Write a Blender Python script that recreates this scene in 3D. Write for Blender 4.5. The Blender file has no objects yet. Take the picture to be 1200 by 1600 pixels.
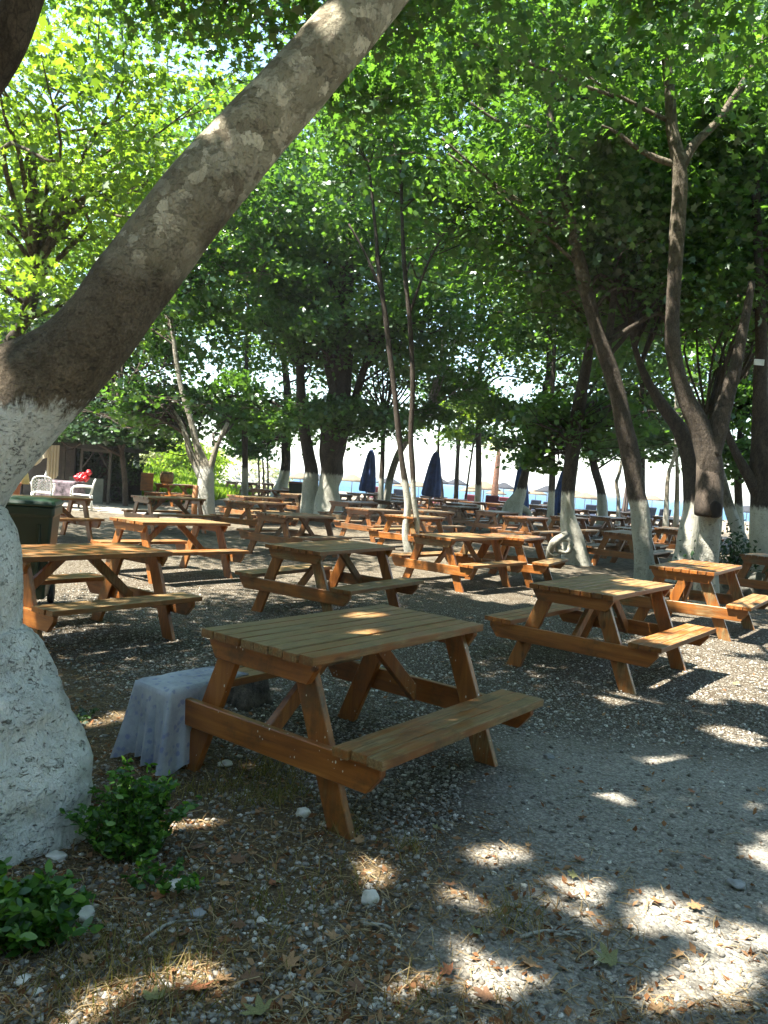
import bpy, bmesh, math, random
import numpy as np
from mathutils import Vector, Matrix, noise
random.seed(7); rng = np.random.default_rng(11)
SC = bpy.context.scene; COL = SC.collection
R = math.radians

# ------------------------------------------------------------------ camera model
H, PIT, ROL, F = 1.5396, .0434, .0743, 1246.5
fwd = np.array([0, math.cos(PIT), -math.sin(PIT)]); up0 = np.array([0, math.sin(PIT), math.cos(PIT)]); rt0 = np.array([1., 0, 0])
RC = math.cos(ROL) * rt0 + math.sin(ROL) * up0
UC = -math.sin(ROL) * rt0 + math.cos(ROL) * up0
CAM = np.array([0, 0, H])
def ray(px, py): return F * fwd + (px - 600) * RC - (py - 800) * UC
def at(px, py, Y):
    d = ray(px, py); return CAM + d * (Y / d[1])
def gnd(px, py, z=0.):
    d = ray(px, py); return CAM + d * ((z - H) / d[2])
cd = bpy.data.cameras.new('camera'); cam = bpy.data.objects.new('camera', cd); COL.objects.link(cam)
M = Matrix(((RC[0], UC[0], -fwd[0]), (RC[1], UC[1], -fwd[1]), (RC[2], UC[2], -fwd[2]))).to_4x4()
M.translation = Vector(CAM); cam.matrix_world = M
cd.sensor_fit = 'VERTICAL'; cd.sensor_height = 36; cd.lens = F * 36 / 1600; cd.clip_start = .05; cd.clip_end = 12000
SC.camera = cam

# ------------------------------------------------------------------ light
SUN = np.array([-.42, -.14, .90]); SUN /= np.linalg.norm(SUN)
EL = math.asin(SUN[2]); AZ = math.atan2(SUN[0], SUN[1])
w = bpy.data.worlds.new('World'); SC.world = w; w.use_nodes = True
nt = w.node_tree; bg = nt.nodes['Background']; sky = nt.nodes.new('ShaderNodeTexSky'); sky.sky_type = 'NISHITA'
sky.sun_disc = False; sky.sun_elevation = EL; sky.sun_rotation = AZ; sky.air_density = 1.0; sky.dust_density = .35; sky.ozone_density = .6
tint = nt.nodes.new('ShaderNodeMix'); tint.data_type = 'RGBA'; tint.blend_type = 'MULTIPLY'; tint.inputs[0].default_value = 1; tint.inputs[7].default_value = (.96, .98, .90, 1)   # camera white balance set for shade
nt.links.new(sky.outputs[0], tint.inputs[6]); nt.links.new(tint.outputs[2], bg.inputs[0]); bg.inputs[1].default_value = .095
sl = bpy.data.lights.new('sun', 'SUN'); sl.energy = 4.5; sl.angle = R(.55); sl.color = (1, .94, .84)
so = bpy.data.objects.new('sun', sl); COL.objects.link(so)
so.rotation_euler = Vector(SUN).to_track_quat('Z', 'Y').to_euler(); so.location = (0, 0, 60)
vs = SC.view_settings; vs.view_transform = 'Standard'; vs.look = 'None'; vs.gamma = 1; vs.use_curve_mapping = False
vs.exposure = 2.68
cy = SC.cycles; cy.max_bounces = 7; cy.diffuse_bounces = 4; cy.glossy_bounces = 2; cy.transmission_bounces = 4; cy.transparent_max_bounces = 4
cy.sample_clamp_indirect = 6; cy.caustics_reflective = False; cy.caustics_refractive = False; cy.use_denoising = True

# ------------------------------------------------------------------ materials
def new_mat(n):
    m = bpy.data.materials.new(n); m.use_nodes = True
    return m, m.node_tree, m.node_tree.nodes['Principled BSDF']
class N:
    """small node-graph writer"""
    def __init__(s, nt): s.nt = nt
    def n(s, t, props=None, **ins):
        x = s.nt.nodes.new('ShaderNode' + t)
        for k, v in (props or {}).items(): setattr(x, k, v)
        for k, v in ins.items():
            k2 = int(k[1:]) if k[0] == 'i' and k[1:].isdigit() else k.replace('_', ' ')
            s.set(x.inputs[k2], v)
        return x
    def set(s, i, v):
        if isinstance(v, bpy.types.NodeSocket): s.nt.links.new(v, i)
        elif isinstance(v, bpy.types.Node): s.nt.links.new(v.outputs[0], i)
        else:
            if i.type == 'RGBA' and len(v) == 3: v = (*v, 1)
            i.default_value = v
    def mix(s, f, a, b, blend='MIX'):
        x = s.nt.nodes.new('ShaderNodeMix'); x.data_type = 'RGBA'; x.blend_type = blend
        s.set(x.inputs[0], f); s.set(x.inputs[6], a); s.set(x.inputs[7], b); return x.outputs[2]
    def math(s, op, a, b=0., c=None, clamp=False):
        x = s.nt.nodes.new('ShaderNodeMath'); x.operation = op; x.use_clamp = clamp
        s.set(x.inputs[0], a); s.set(x.inputs[1], b)
        if c is not None: s.set(x.inputs[2], c)
        return x.outputs[0]
    def ramp(s, f, stops, interp='LINEAR'):
        x = s.nt.nodes.new('ShaderNodeValToRGB'); cr = x.color_ramp; cr.interpolation = interp
        while len(cr.elements) < len(stops): cr.elements.new(1)
        for e, (p, c) in zip(cr.elements, stops):
            e.position = p; e.color = (*c, 1) if not isinstance(c, (int, float)) else (c, c, c, 1)
        s.set(x.inputs[0], f); return x.outputs[0]
    def step(s, f, a, b): 
        x = s.nt.nodes.new('ShaderNodeMapRange'); x.interpolation_type = 'SMOOTHSTEP'
        s.set(x.inputs[0], f); x.inputs[1].default_value = a; x.inputs[2].default_value = b; return x.outputs[0]
    def coord(s, scale=(1, 1, 1), offs=None, kind=3):
        tc = s.n('TexCoord'); mp = s.n('Mapping'); s.set(mp.inputs[0], tc.outputs[kind]); mp.inputs[3].default_value = scale
        if offs is not None: s.set(mp.inputs[1], offs)
        return mp.outputs[0]
    def noise(s, v, sc, det=4, rough=.55, dist=0.):
        x = s.n('TexNoise'); s.set(x.inputs['Vector'], v); x.inputs['Scale'].default_value = sc
        x.inputs['Detail'].default_value = det; x.inputs['Roughness'].default_value = rough; x.inputs['Distortion'].default_value = dist
        return x.outputs[0]
    def vor(s, v, sc, feat='F1', out=0, rand=1.):
        x = s.n('TexVoronoi', {'feature': feat}); s.set(x.inputs['Vector'], v); x.inputs['Scale'].default_value = sc
        x.inputs['Randomness'].default_value = rand
        return x.outputs[out]
    def bump(s, h, st, d=.01, nrm=None):
        x = s.n('Bump'); s.set(x.inputs['Height'], h); x.inputs['Strength'].default_value = st; x.inputs['Distance'].default_value = d
        if nrm is not None: s.set(x.inputs['Normal'], nrm)
        return x.outputs[0]
    def sep(s, v):
        x = s.n('SeparateXYZ'); s.set(x.inputs[0], v); return x.outputs
def plain(name, col, rough=.6, var=.12, sc=6, bump=.0, metal=0., spec=.5):
    m, t, p = new_mat(name); g = N(t); v = g.coord()
    f = g.noise(v, sc, 5, .6)
    c2 = tuple(c * (1 - var * 2.2) for c in col); c1 = tuple(min(1, c * (1 + var)) for c in col)
    g.set(p.inputs['Base Color'], g.ramp(f, [(.3, c2), (.7, c1)])); p.inputs['Roughness'].default_value = rough; p.inputs['Metallic'].default_value = metal
    p.inputs['Specular IOR Level'].default_value = spec
    if bump: g.set(p.inputs['Normal'], g.bump(g.noise(v, sc * 6, 5), bump, .02))
    return m
def wood(name, axis, weather, specks=False, worn_top=True, dark=False):
    """orange varnished softwood, weathered grey-green where the varnish has gone"""
    m, t, p = new_mat(name); g = N(t)
    oi = g.n('ObjectInfo'); gi = g.n('NewGeometry')
    off = g.n('CombineXYZ'); g.set(off.inputs[0], g.math('MULTIPLY', oi.outputs['Random'], 37.)); 
    g.set(off.inputs[1], g.math('MULTIPLY', gi.outputs['Random Per Island'], 23.)); g.set(off.inputs[2], g.math('MULTIPLY', oi.outputs['Random'], 11.))
    st = [14., 14., 14.]; st[axis] = 1.1
    v = g.coord(tuple(st), off.outputs[0]); vu = g.coord((1, 1, 1), off.outputs[0])
    grain = g.noise(v, 1.6, 6, .62, .4); fine = g.noise(v, 7., 4, .6)
    base = g.ramp(grain, [(.25, (.115, .036, .009)), (.5, (.25, .084, .016)), (.75, (.385, .150, .030))])
    if dark: base = g.mix(.42, base, g.ramp(grain, [(.25, (.030, .016, .009)), (.5, (.060, .034, .018)), (.75, (.105, .062, .034))]))  # dark copy: deep shade mixed into the stain
    isl = g.math('MULTIPLY_ADD', gi.outputs['Random Per Island'], .5, .72)
    bm = g.n('CombineXYZ'); 
    for i in range(3): g.set(bm.inputs[i], isl)
    base = g.mix(1., base, bm.outputs[0], 'MULTIPLY')
    # knots
    kv = [5., 5., 5.]; kv[axis] = 2.2
    kn = g.vor(g.coord(tuple(kv), off.outputs[0]), 1.2)
    base = g.mix(g.math('MULTIPLY', g.math('SUBTRACT', 1., g.step(kn, .06, .13)), .85), base, (.05, .015, .006))
    grey = g.ramp(fine, [(.28, (.070, .045, .018)), (.5, (.205, .140, .058)), (.66, (.31, .225, .108)), (.82, (.48, .405, .265))])
    big = g.noise(vu, 3.2, 5, .65); mid = g.noise(v, 2.6, 6, .7)
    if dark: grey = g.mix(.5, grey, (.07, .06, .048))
    nz = g.sep(gi.outputs['Normal'])[2]
    msk = g.math('ADD', g.math('MULTIPLY', big, .6), g.math('MULTIPLY', mid, .55))
    msk = g.math('ADD', msk, g.math('MULTIPLY_ADD', oi.outputs['Random'], .26, -.08)); base = g.mix(g.math('MULTIPLY', oi.outputs['Random'], .35), base, (.16, .07, .022))
    if worn_top: msk = g.math('ADD', msk, g.math('MULTIPLY', g.step(nz, .5, .9), weather))
    else: msk = g.math('ADD', msk, weather)
    f = g.math('MULTIPLY', g.step(msk, .66, .84), .88)
    col = g.mix(f, base, grey)
    dirt = g.step(g.noise(vu, 2.6, 7, .75), .50, .68)
    col = g.mix(g.math('MULTIPLY', dirt, .68), col, (.045, .034, .016))
    if specks:
        sp = g.vor(g.coord((1, 1, .55), off.outputs[0]), 46.); sz = g.noise(vu, 7., 3, .6)
        thr = g.math('MULTIPLY', g.step(sz, .46, .72), .26)
        col = g.mix(g.math('LESS_THAN', sp, thr), col, (.72, .70, .62))
    g.set(p.inputs['Base Color'], col)
    g.set(p.inputs['Roughness'], g.math('MULTIPLY_ADD', f, .18, g.math('MULTIPLY_ADD', fine, .22, .26)))
    p.inputs['Specular IOR Level'].default_value = .55
    g.set(p.inputs['Normal'], g.bump(g.math('ADD', grain, g.math('MULTIPLY', fine, .7)), .35, .006))
    return m
WX = wood('varnished plank', 0, .19); WY = wood('varnished beam', 1, .10); WZ = wood('varnished leg', 2, .04)
WXD = wood('dark plank', 0, .2, dark=True); WYD = wood('dark beam', 1, .12, dark=True); WZD = wood('dark leg', 2, .05, dark=True)  # darker wood copies: far tables' shade and browner varnish put into the colour
WXS = wood('worn plank', 0, .02); WYS = wood('speckled beam', 1, .14, True); WZS = wood('speckled leg', 2, .04, True)

def bark(name, dark, light, pale, white_h, patchy=0., rough_sc=1., wcol=(.60, .62, .55), wtop=.05, crack=.45, big=False):
    """plane-tree bark; limewashed up to white_h metres above the base with a ragged brushed edge"""
    m, t, p = new_mat(name); g = N(t); v = g.coord()
    vs_ = g.coord((1, 1, .45))
    a = g.noise(vs_, 7 * rough_sc, 8, .68, .5); b = g.noise(vs_, 26 * rough_sc, 6, .7); c = g.vor(g.coord((1, 1, .4)), 22 * rough_sc, 'DISTANCE_TO_EDGE')
    col = g.ramp(a, [(.28, dark), (.52, light), (.78, tuple(x * 1.5 for x in light))])
    col = g.mix(g.math('MULTIPLY', g.math('SUBTRACT', 1., g.step(c, .0, .10)), crack), col, tuple(x * .45 for x in dark))
    col = g.mix(1., col, g.ramp(g.noise(v, 70 * rough_sc, 5, .7), [(.3, (.55, .54, .52)), (.55, (1, 1, 1)), (.75, (1.35, 1.33, 1.28))]), 'MULTIPLY')
    z = g.sep(v)[2]
    if patchy:
        wob = g.n('VectorMath', {'operation': 'ADD'}); g.set(wob.inputs[0], v)
        nw = g.n('TexNoise'); g.set(nw.inputs['Vector'], v); nw.inputs['Scale'].default_value = 8.; nw.inputs['Detail'].default_value = 9.; nw.inputs['Roughness'].default_value = .68
        sc_ = g.n('VectorMath', {'operation': 'SCALE'}); g.set(sc_.inputs[0], nw.outputs[1]); sc_.inputs[3].default_value = .19; g.set(wob.inputs[1], sc_.outputs[0])
        vc = g.n('TexVoronoi'); g.set(vc.inputs['Vector'], wob.outputs[0]); vc.inputs['Scale'].default_value = 15.
        cell = g.sep(vc.outputs[1])[0]; cell2 = g.noise(v, 2.3, 4, .6)
        pc = g.ramp(cell, [(.0, (.5 * pale[0], .48 * pale[1], .44 * pale[2])), (.16, (.62 * pale[0], .62 * pale[1], .58 * pale[2])), (.36, (.74 * pale[0], .75 * pale[1], .72 * pale[2])), (.60, tuple(x * .9 for x in pale)), (.84, tuple(min(.8, x * 1.3) for x in pale))], 'CONSTANT')
        pc = g.mix(g.math('MULTIPLY', g.step(b, .50, .70), .45), pc, (.17, .13, .085)); pc = g.mix(g.math('MULTIPLY', g.step(a, .5, .7), .5), pc, (.30, .27, .19))
        zz = g.math('ADD', z, g.math('MULTIPLY_ADD', cell2, 1.6, -.8))
        fpatch = g.math('MULTIPLY', g.step(zz, patchy, patchy + .65), .92)
        col = g.mix(fpatch, col, pc)
    hgt = g.math('ADD', g.math('ADD', a, g.math('MULTIPLY', cell, 1.2)) if patchy else a, g.math('MULTIPLY', b, .5))
    if white_h:
        edge = g.math('ADD', z, g.math('MULTIPLY_ADD', g.noise(g.coord((1, 1, .3)), 16., 5, .75), .34, -.17))
        wf = g.math('SUBTRACT', 1., g.step(edge, white_h - wtop, white_h + wtop))
        chip = g.math('ADD', g.math('MULTIPLY', g.noise(v, 42 * rough_sc, 6, .75), .62), g.math('MULTIPLY', g.noise(vs_, 5.5, 4, .6), .38))
        keep = g.step(chip, .395, .445)
        if big:
            hv = g.coord((1, 1, 2.1)); q1 = g.noise(hv, 30., 8, .78, 1.2); q2 = g.noise(hv, 9., 5, .7)
            keep = g.step(g.math('ADD', g.math('MULTIPLY', q1, .8), g.math('MULTIPLY', q2, .2)), .392, .458)
        wv = g.ramp(g.noise(vs_, 4., 6, .65), [(.25, tuple(x * .5 for x in wcol)), (.5, tuple(x * .85 for x in wcol)), (.75, wcol)])
        col = g.mix(g.math('MULTIPLY', wf, g.math('MULTIPLY_ADD', keep, .85, .12)), col, wv)
        hgt = g.math('ADD', hgt, g.math('MULTIPLY', keep, .25))
    g.set(p.inputs['Base Color'], col); p.inputs['Roughness'].default_value = .88; p.inputs['Specular IOR Level'].default_value = .25
    g.set(p.inputs['Normal'], g.bump(hgt, 1. if big and patchy else .75, (.055 if big and patchy else .03) / rough_sc))
    return m
BARK0 = bark('leaning plane bark', (.066, .050, .033), (.155, .122, .083), (.56, .50, .37), 1.72, patchy=2.15, rough_sc=1.25, wcol=(.88, .88, .80), wtop=.035, crack=.0, big=True)
BARK1 = bark('grey brown bark', (.040, .032, .026), (.105, .085, .064), (.15, .125, .09), 1.45, patchy=4.8, wcol=(.52, .51, .43), big=True)
BARK2 = bark('dark bark', (.026, .021, .017), (.068, .054, .042), (.30, .28, .22), 1.5, patchy=0, wcol=(.52, .51, .43), big=True)
BARK3 = bark('pale bark', (.11, .095, .07), (.28, .25, .19), (.46, .43, .36), 1.45, patchy=2., wcol=(.60, .58, .50), big=True)
BARK1N = bark('lobed bark', (.036, .028, .022), (.085, .066, .05), (.3, .28, .2), 0)
BARK4 = bark('bare bark', (.030, .024, .018), (.085, .066, .050), (.3, .28, .2), 0)
def leafmat(name, dark, mid, light, trans=.5, tcol=None, gloss=.0):
    m, t, p = new_mat(name); g = N(t); out = t.nodes['Material Output']; t.nodes.remove(p)
    at_ = g.n('Attribute', {'attribute_name': 'tint'})
    col = g.ramp(at_.outputs['Fac'], [(.0, dark), (.5, mid), (1., light)])
    d = g.n('BsdfDiffuse'); g.set(d.inputs[0], col)
    tr = g.n('BsdfTranslucent'); tc = g.mix(1., col, tcol or (1.4, 1.5, .5), 'MULTIPLY'); g.set(tr.inputs[0], tc)
    mx = g.n('MixShader'); mx.inputs[0].default_value = trans; t.links.new(d.outputs[0], mx.inputs[1]); t.links.new(tr.outputs[0], mx.inputs[2])
    gl = g.n('BsdfGlossy'); gl.inputs['Roughness'].default_value = .38; gl.inputs[0].default_value = (.9, .95, 1, 1)
    m2 = g.n('MixShader'); m2.inputs[0].default_value = gloss; t.links.new(mx.outputs[0], m2.inputs[1]); t.links.new(gl.outputs[0], m2.inputs[2])
    t.links.new(m2.outputs[0], out.inputs[0]); return m
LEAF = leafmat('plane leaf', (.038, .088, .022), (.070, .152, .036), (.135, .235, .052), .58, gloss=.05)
LEAFY = leafmat('sunny plane leaf', (.072, .128, .024), (.135, .215, .036), (.23, .32, .06), .6, gloss=.04)  # brighter copy of the plane leaf, sun and backlight put into its colour
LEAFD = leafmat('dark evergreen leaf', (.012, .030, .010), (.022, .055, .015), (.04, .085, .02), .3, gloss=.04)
LEAFP = leafmat('periwinkle leaf', (.022, .070, .010), (.050, .135, .016), (.15, .30, .035), .42, gloss=.03)
LEAFB = leafmat('dry leaf', (.10, .042, .018), (.21, .105, .05), (.36, .22, .12), .15, (1.2, .9, .6))
STRAW = leafmat('straw', (.11, .075, .035), (.24, .17, .085), (.42, .33, .19), .2, (1.1, 1, .7))
GRASS = leafmat('grass blade', (.07, .085, .022), (.17, .15, .06), (.32, .25, .12), .35)
GRASSB = leafmat('bright meadow grass', (.10, .18, .02), (.18, .28, .035), (.30, .36, .07), .4)
FROND = leafmat('palm frond', (.16, .18, .04), (.28, .28, .06), (.42, .38, .12), .4)
SCRUB = leafmat('pale coastal scrub', (.10, .15, .05), (.24, .28, .13), (.55, .54, .42), .3, (1.2, 1.1, .7))

# ------------------------------------------------------------------ mesh helpers
class MB:
    def __init__(s): s.v = []; s.f = []; s.sm = []
    def add(s, vs, fs, smooth=False):
        b = len(s.v); s.v += [tuple(map(float, x)) for x in vs]; s.f += [tuple(i + b for i in f) for f in fs]; s.sm += [smooth] * len(fs); return s
    def box(s, c, sz, m=None):
        vs = [Vector((x * sz[0] / 2, y * sz[1] / 2, z * sz[2] / 2)) for x in (-1, 1) for y in (-1, 1) for z in (-1, 1)]
        if m is not None: vs = [m @ v for v in vs]
        vs = [v + Vector(c) for v in vs]
        return s.add(vs, [(0, 1, 3, 2), (4, 6, 7, 5), (0, 4, 5, 1), (2, 3, 7, 6), (0, 2, 6, 4), (1, 5, 7, 3)])
    def prism(s, poly, axis, lo, hi):
        n = len(poly); vs = []
        for t in (lo, hi):
            for a, b in poly:
                q = [a, b]; q.insert(axis, t); vs.append(q)
        area = sum(poly[i][0] * poly[(i + 1) % n][1] - poly[(i + 1) % n][0] * poly[i][1] for i in range(n))
        fl = (area > 0) ^ (axis == 1)
        A = tuple(range(n)); B = tuple(range(n, 2 * n))
        fs = [A[::-1] if fl else A, B if fl else B[::-1]]
        for i in range(n):
            j = (i + 1) % n; q = (i, j, n + j, n + i); fs.append(q if fl else q[::-1])
        return s.add(vs, fs)
    def tube(s, pts, rad, n=10, cap=True, jit=0., seed=0, lump=None):
        P = np.array(pts, float); k = len(P); T = np.gradient(P, axis=0); T /= np.linalg.norm(T, axis=1)[:, None] + 1e-9
        ref = np.array([0, 1., .1]) if abs(T[0][1]) < .9 else np.array([1., 0, 0])
        vs = []
        for i in range(k):
            a = ref - T[i] * (ref @ T[i]); a /= np.linalg.norm(a); b = np.cross(T[i], a); ref = a
            for j in range(n):
                th = 2 * math.pi * j / n; d = math.cos(th) * a + math.sin(th) * b; r = rad[i]
                if lump: r *= lump(P[i], d, i / (k - 1))
                elif jit: r *= 1 + jit * noise.noise(Vector(P[i] * 1.7 + d * .8 + seed))
                vs.append(P[i] + d * r)
        fs = [(i * n + j, i * n + (j + 1) % n, (i + 1) * n + (j + 1) % n, (i + 1) * n + j) for i in range(k - 1) for j in range(n)]
        if cap: fs += [tuple(range(n))[::-1], tuple(range((k - 1) * n, k * n))]
        return s.add(vs, fs, True)
    def lathe(s, prof, c=(0, 0, 0), n=20, fn=None):
        vs = []
        for i, (r, z) in enumerate(prof):
            for j in range(n):
                th = 2 * math.pi * j / n; q = r * (fn(th, i) if fn else 1)
                vs.append((c[0] + q * math.cos(th), c[1] + q * math.sin(th), c[2] + z))
        k = len(prof)
        fs = [(i * n + j, i * n + (j + 1) % n, (i + 1) * n + (j + 1) % n, (i + 1) * n + j) for i in range(k - 1) for j in range(n)]
        fs += [tuple(range(n))[::-1], tuple(range((k - 1) * n, k * n))]
        return s.add(vs, fs, True)
    def blob(s, c, r, seed=0, amp=.25, sub=2, flat=1.):
        bm = bmesh.new(); bmesh.ops.create_icosphere(bm, subdivisions=sub, radius=1)
        vs = []
        for v in bm.verts:
            q = v.co * (1 + amp * noise.noise(v.co * 1.6 + Vector((seed * 3.1, seed, 0))))
            vs.append((c[0] + q.x * r[0], c[1] + q.y * r[1], c[2] + q.z * r[2]))
        fs = [tuple(x.index for x in f.verts) for f in bm.faces]; bm.free(); return s.add(vs, fs, True)
    def build(s, name, mat, parent=None, loc=None, bevel=0., segs=1):
        me = bpy.data.meshes.new(name); me.from_pydata(s.v, [], s.f)
        me.polygons.foreach_set('use_smooth', s.sm)
        if bevel:
            bm = bmesh.new(); bm.from_mesh(me); bmesh.ops.bevel(bm, geom=bm.edges[:], offset=bevel, segments=segs, affect='EDGES', profile=.6); bm.to_mesh(me); bm.free()
        me.materials.append(mat); o = bpy.data.objects.new(name, me); COL.objects.link(o)
        if parent is not None: o.parent = parent
        if loc is not None: o.location = loc
        return o
def tag(o, label=None, cat=None, group=None, kind=None):
    if label: o['label'] = label
    if cat: o['category'] = cat
    if group: o['group'] = group
    if kind: o['kind'] = kind
    return o
def empty(name, loc, rz=0., label=None, cat=None, group=None):
    o = bpy.data.objects.new(name, None); COL.objects.link(o); o.location = tuple(map(float, loc)); o.rotation_euler = (0, 0, rz); o.empty_display_size = .2
    return tag(o, label, cat, group)
def copy_tree(o, parent=None):
    c = o.copy(); COL.objects.link(c); c.parent = parent
    for ch in list(o.children): copy_tree(ch, c)
    return c
def spline(pts, per=6):
    P = np.array(pts, float); P = np.vstack([2 * P[0] - P[1], P, 2 * P[-1] - P[-2]]); out = []
    for i in range(1, len(P) - 2):
        for t in np.linspace(0, 1, per, endpoint=False):
            a, b, c, d = P[i - 1:i + 3]
            out.append(.5 * (2 * b + (c - a) * t + (2 * a - 5 * b + 4 * c - d) * t * t + (3 * b - a - 3 * c + d) * t ** 3))
    out.append(P[-2]); return np.array(out)

# ------------------------------------------------------------------ leaves: many small faces in one mesh
def leaf_tpl(kind):
    if kind == 'plane':
        a = [(90, 1.), (66, .50), (42, .95), (12, .46), (-18, .78), (-58, .34), (-90, .42), (-122, .34), (198, .78), (168, .46), (138, .95), (114, .50)]
    elif kind == 'simple':
        a = [(90, 1.), (64, .52), (36, .95), (-30, .70), (-90, .40), (210, .70), (144, .95), (116, .52)]
    elif kind == 'oval':
        return np.array([(0, -1.), (.38, -.45), (.46, .1), (.26, .65), (0, 1.), (-.26, .65), (-.46, .1), (-.38, -.45)])
    elif kind == 'blade':
        return np.array([(.034, -1.), (.03, 0), (0, 1.), (-.03, 0), (-.034, -1.)])
    elif kind == 'diamond':
        return np.array([(0, -1.), (.5, -.1), (0, 1.), (-.5, -.1)])
    return np.array([(r * math.cos(R(t)), r * math.sin(R(t))) for t, r in a])
def leaf_mesh(name, pos, nrm, size, tint, tpl, mat, parent=None, loc=(0, 0, 0), fold=.25, axis=None):
    T = leaf_tpl(tpl); k = len(T); n = len(pos); nrm = nrm / (np.linalg.norm(nrm, axis=1)[:, None] + 1e-9)
    if axis is None: axis = rng.normal(size=(n, 3))
    u = axis - nrm * np.sum(axis * nrm, 1)[:, None]; u /= np.linalg.norm(u, axis=1)[:, None] + 1e-9
    vv = np.cross(nrm, u)
    X = T[:, 0][None, :, None]; Y = T[:, 1][None, :, None]; Z = -fold * (np.abs(T[:, 0]) ** 1.5 + .6 * T[:, 1] ** 2)[None, :, None]
    V = pos[:, None, :] + size[:, None, None] * (vv[:, None, :] * X + u[:, None, :] * Y + nrm[:, None, :] * Z) - np.array(loc)
    me = bpy.data.meshes.new(name); me.vertices.add(n * k); me.vertices.foreach_set('co', V.astype(np.float32).ravel())
    me.loops.add(n * k); me.loops.foreach_set('vertex_index', np.arange(n * k, dtype=np.int32))
    me.polygons.add(n); me.polygons.foreach_set('loop_start', np.arange(0, n * k, k, dtype=np.int32))
    me.update(calc_edges=True)
    a = me.attributes.new('tint', 'FLOAT', 'FACE'); a.data.foreach_set('value', np.clip(tint, 0, 1).astype(np.float32))
    me.materials.append(mat); o = bpy.data.objects.new(name, me); COL.objects.link(o); o.location = tuple(map(float, loc))
    if parent is not None: o.parent = parent; o.location = (0, 0, 0)
    return o
# patches of ground the sun reaches: the canopy is open above them (px, py, rx, ry in photo pixels)
PATCH = [(1030, 1450, 80, 38), (1065, 1545, 60, 22), (735, 1535, 62, 30), (775, 1570, 30, 14), (300, 1275, 34, 20), (268, 1243, 22, 10), (603, 1345, 26, 20), (945, 1382, 26, 14), (792, 1335, 40, 16),
         (290, 1555, 50, 26), (1180, 1325, 28, 12), (1190, 1478, 24, 26), (1175, 1590, 30, 14), (700, 1425, 22, 12), (1130, 1045, 75, 20), (1070, 1010, 50, 9), (1175, 985, 40, 12), (1185, 1090, 30, 10), (968, 1092, 24, 7), (1110, 968, 60, 7),
         (150, 1126, 22, 9), (790, 935, 60, 7), (740, 912, 30, 4), (860, 928, 40, 5), (250, 985, 30, 5), (1050, 1070, 40, 9), (1160, 1140, 30, 8), (130, 796, 70, 7), (220, 796, 60, 7), (860, 1400, 14, 8), (1010, 1180, 16, 5), (1110, 1075, 60, 14), (1180, 1050, 40, 18), (1150, 1010, 50, 10), (1190, 1160, 30, 14)]
PG = []
for px, py, rx, ry in PATCH:
    c = gnd(px, py); a = gnd(px + rx, py); b = gnd(px, py + ry); PG.append((c[0], c[1], abs(a[0] - c[0]) * (1.02 if py > 1150 else 1.2), max(.05, abs(b[1] - c[1])) * (1.02 if py > 1150 else 1.2)))
for px, py, z, r in ((560, 965, .75, .09), (600, 1000, .75, .12), (760, 1100, .41, .07), (1075, 890, .75, .2), (1100, 884, .75, .15), (1030, 920, .75, .08), (1150, 945, .41, .14), (835, 838, .75, .2), (700, 880, .41, .15), (470, 925, .37, .0), (410, 832, .3, .25), (700, 778, .7, .6)):
    c = gnd(px, py, z); c = c - SUN * (c[2] / SUN[2]); PG.append((c[0], c[1], r, r))
for px, py, Y, r in ((1086, 835, 14.7, .26), (1062, 870, 14.7, .12), (518, 775, 25.4, .35), (320, 765, 22.6, .5), (604, 770, 28.8, .4), (1140, 800, 15.7, .3), (1133, 770, 15.7, .2), (512, 52, 3.5, .09), (1092, 655, 11.7, .22), (1000, 755, 14.2, .12), (990, 735, 14.2, .1), (275, 560, 22.8, .5), (888, 800, 16.7, .12), (450, 720, 35.6, .4),
                     (66, 765, 22, .6), (127, 765, 22.2, .6), (95, 745, 22.8, .6), (70, 715, 25.2, .35), (98, 720, 25.2, .35), (885, 860, 16.5, .15), (1104, 850, 11.8, .1), (280, 750, 28, 1.2)):
    c = at(px, py, Y); c = c - SUN * (c[2] / SUN[2]); PG.append((c[0], c[1], r, r))
def sun_open(pos, size):
    g = pos - SUN[None] * (pos[:, 2] / SUN[2])[:, None]
    g = g + np.stack([.10 * np.sin(g[:, 1] * 6.1 + 1.) + .07 * np.sin(g[:, 1] * 13.7 + g[:, 0] * 5), .08 * np.sin(g[:, 0] * 7.3 + 2.) + .05 * np.sin(g[:, 0] * 15.1), 0 * g[:, 0]], 1)
    keep = np.ones(len(pos), bool); rj = np.random.default_rng(1).random(len(pos)); jt = np.abs(np.sin(g[:, 0] * 9.1 + 1.3 * np.sin(g[:, 1] * 7.3)) * np.cos(g[:, 1] * 8.7))
    for x, y, rx, ry in PG:
        d = ((g[:, 0] - x) / (rx + size * .55)) ** 2 + ((g[:, 1] - y) / (ry + size * .55)) ** 2
        keep &= d > .62 + .45 * jt + .55 * rj
    return keep
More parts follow.
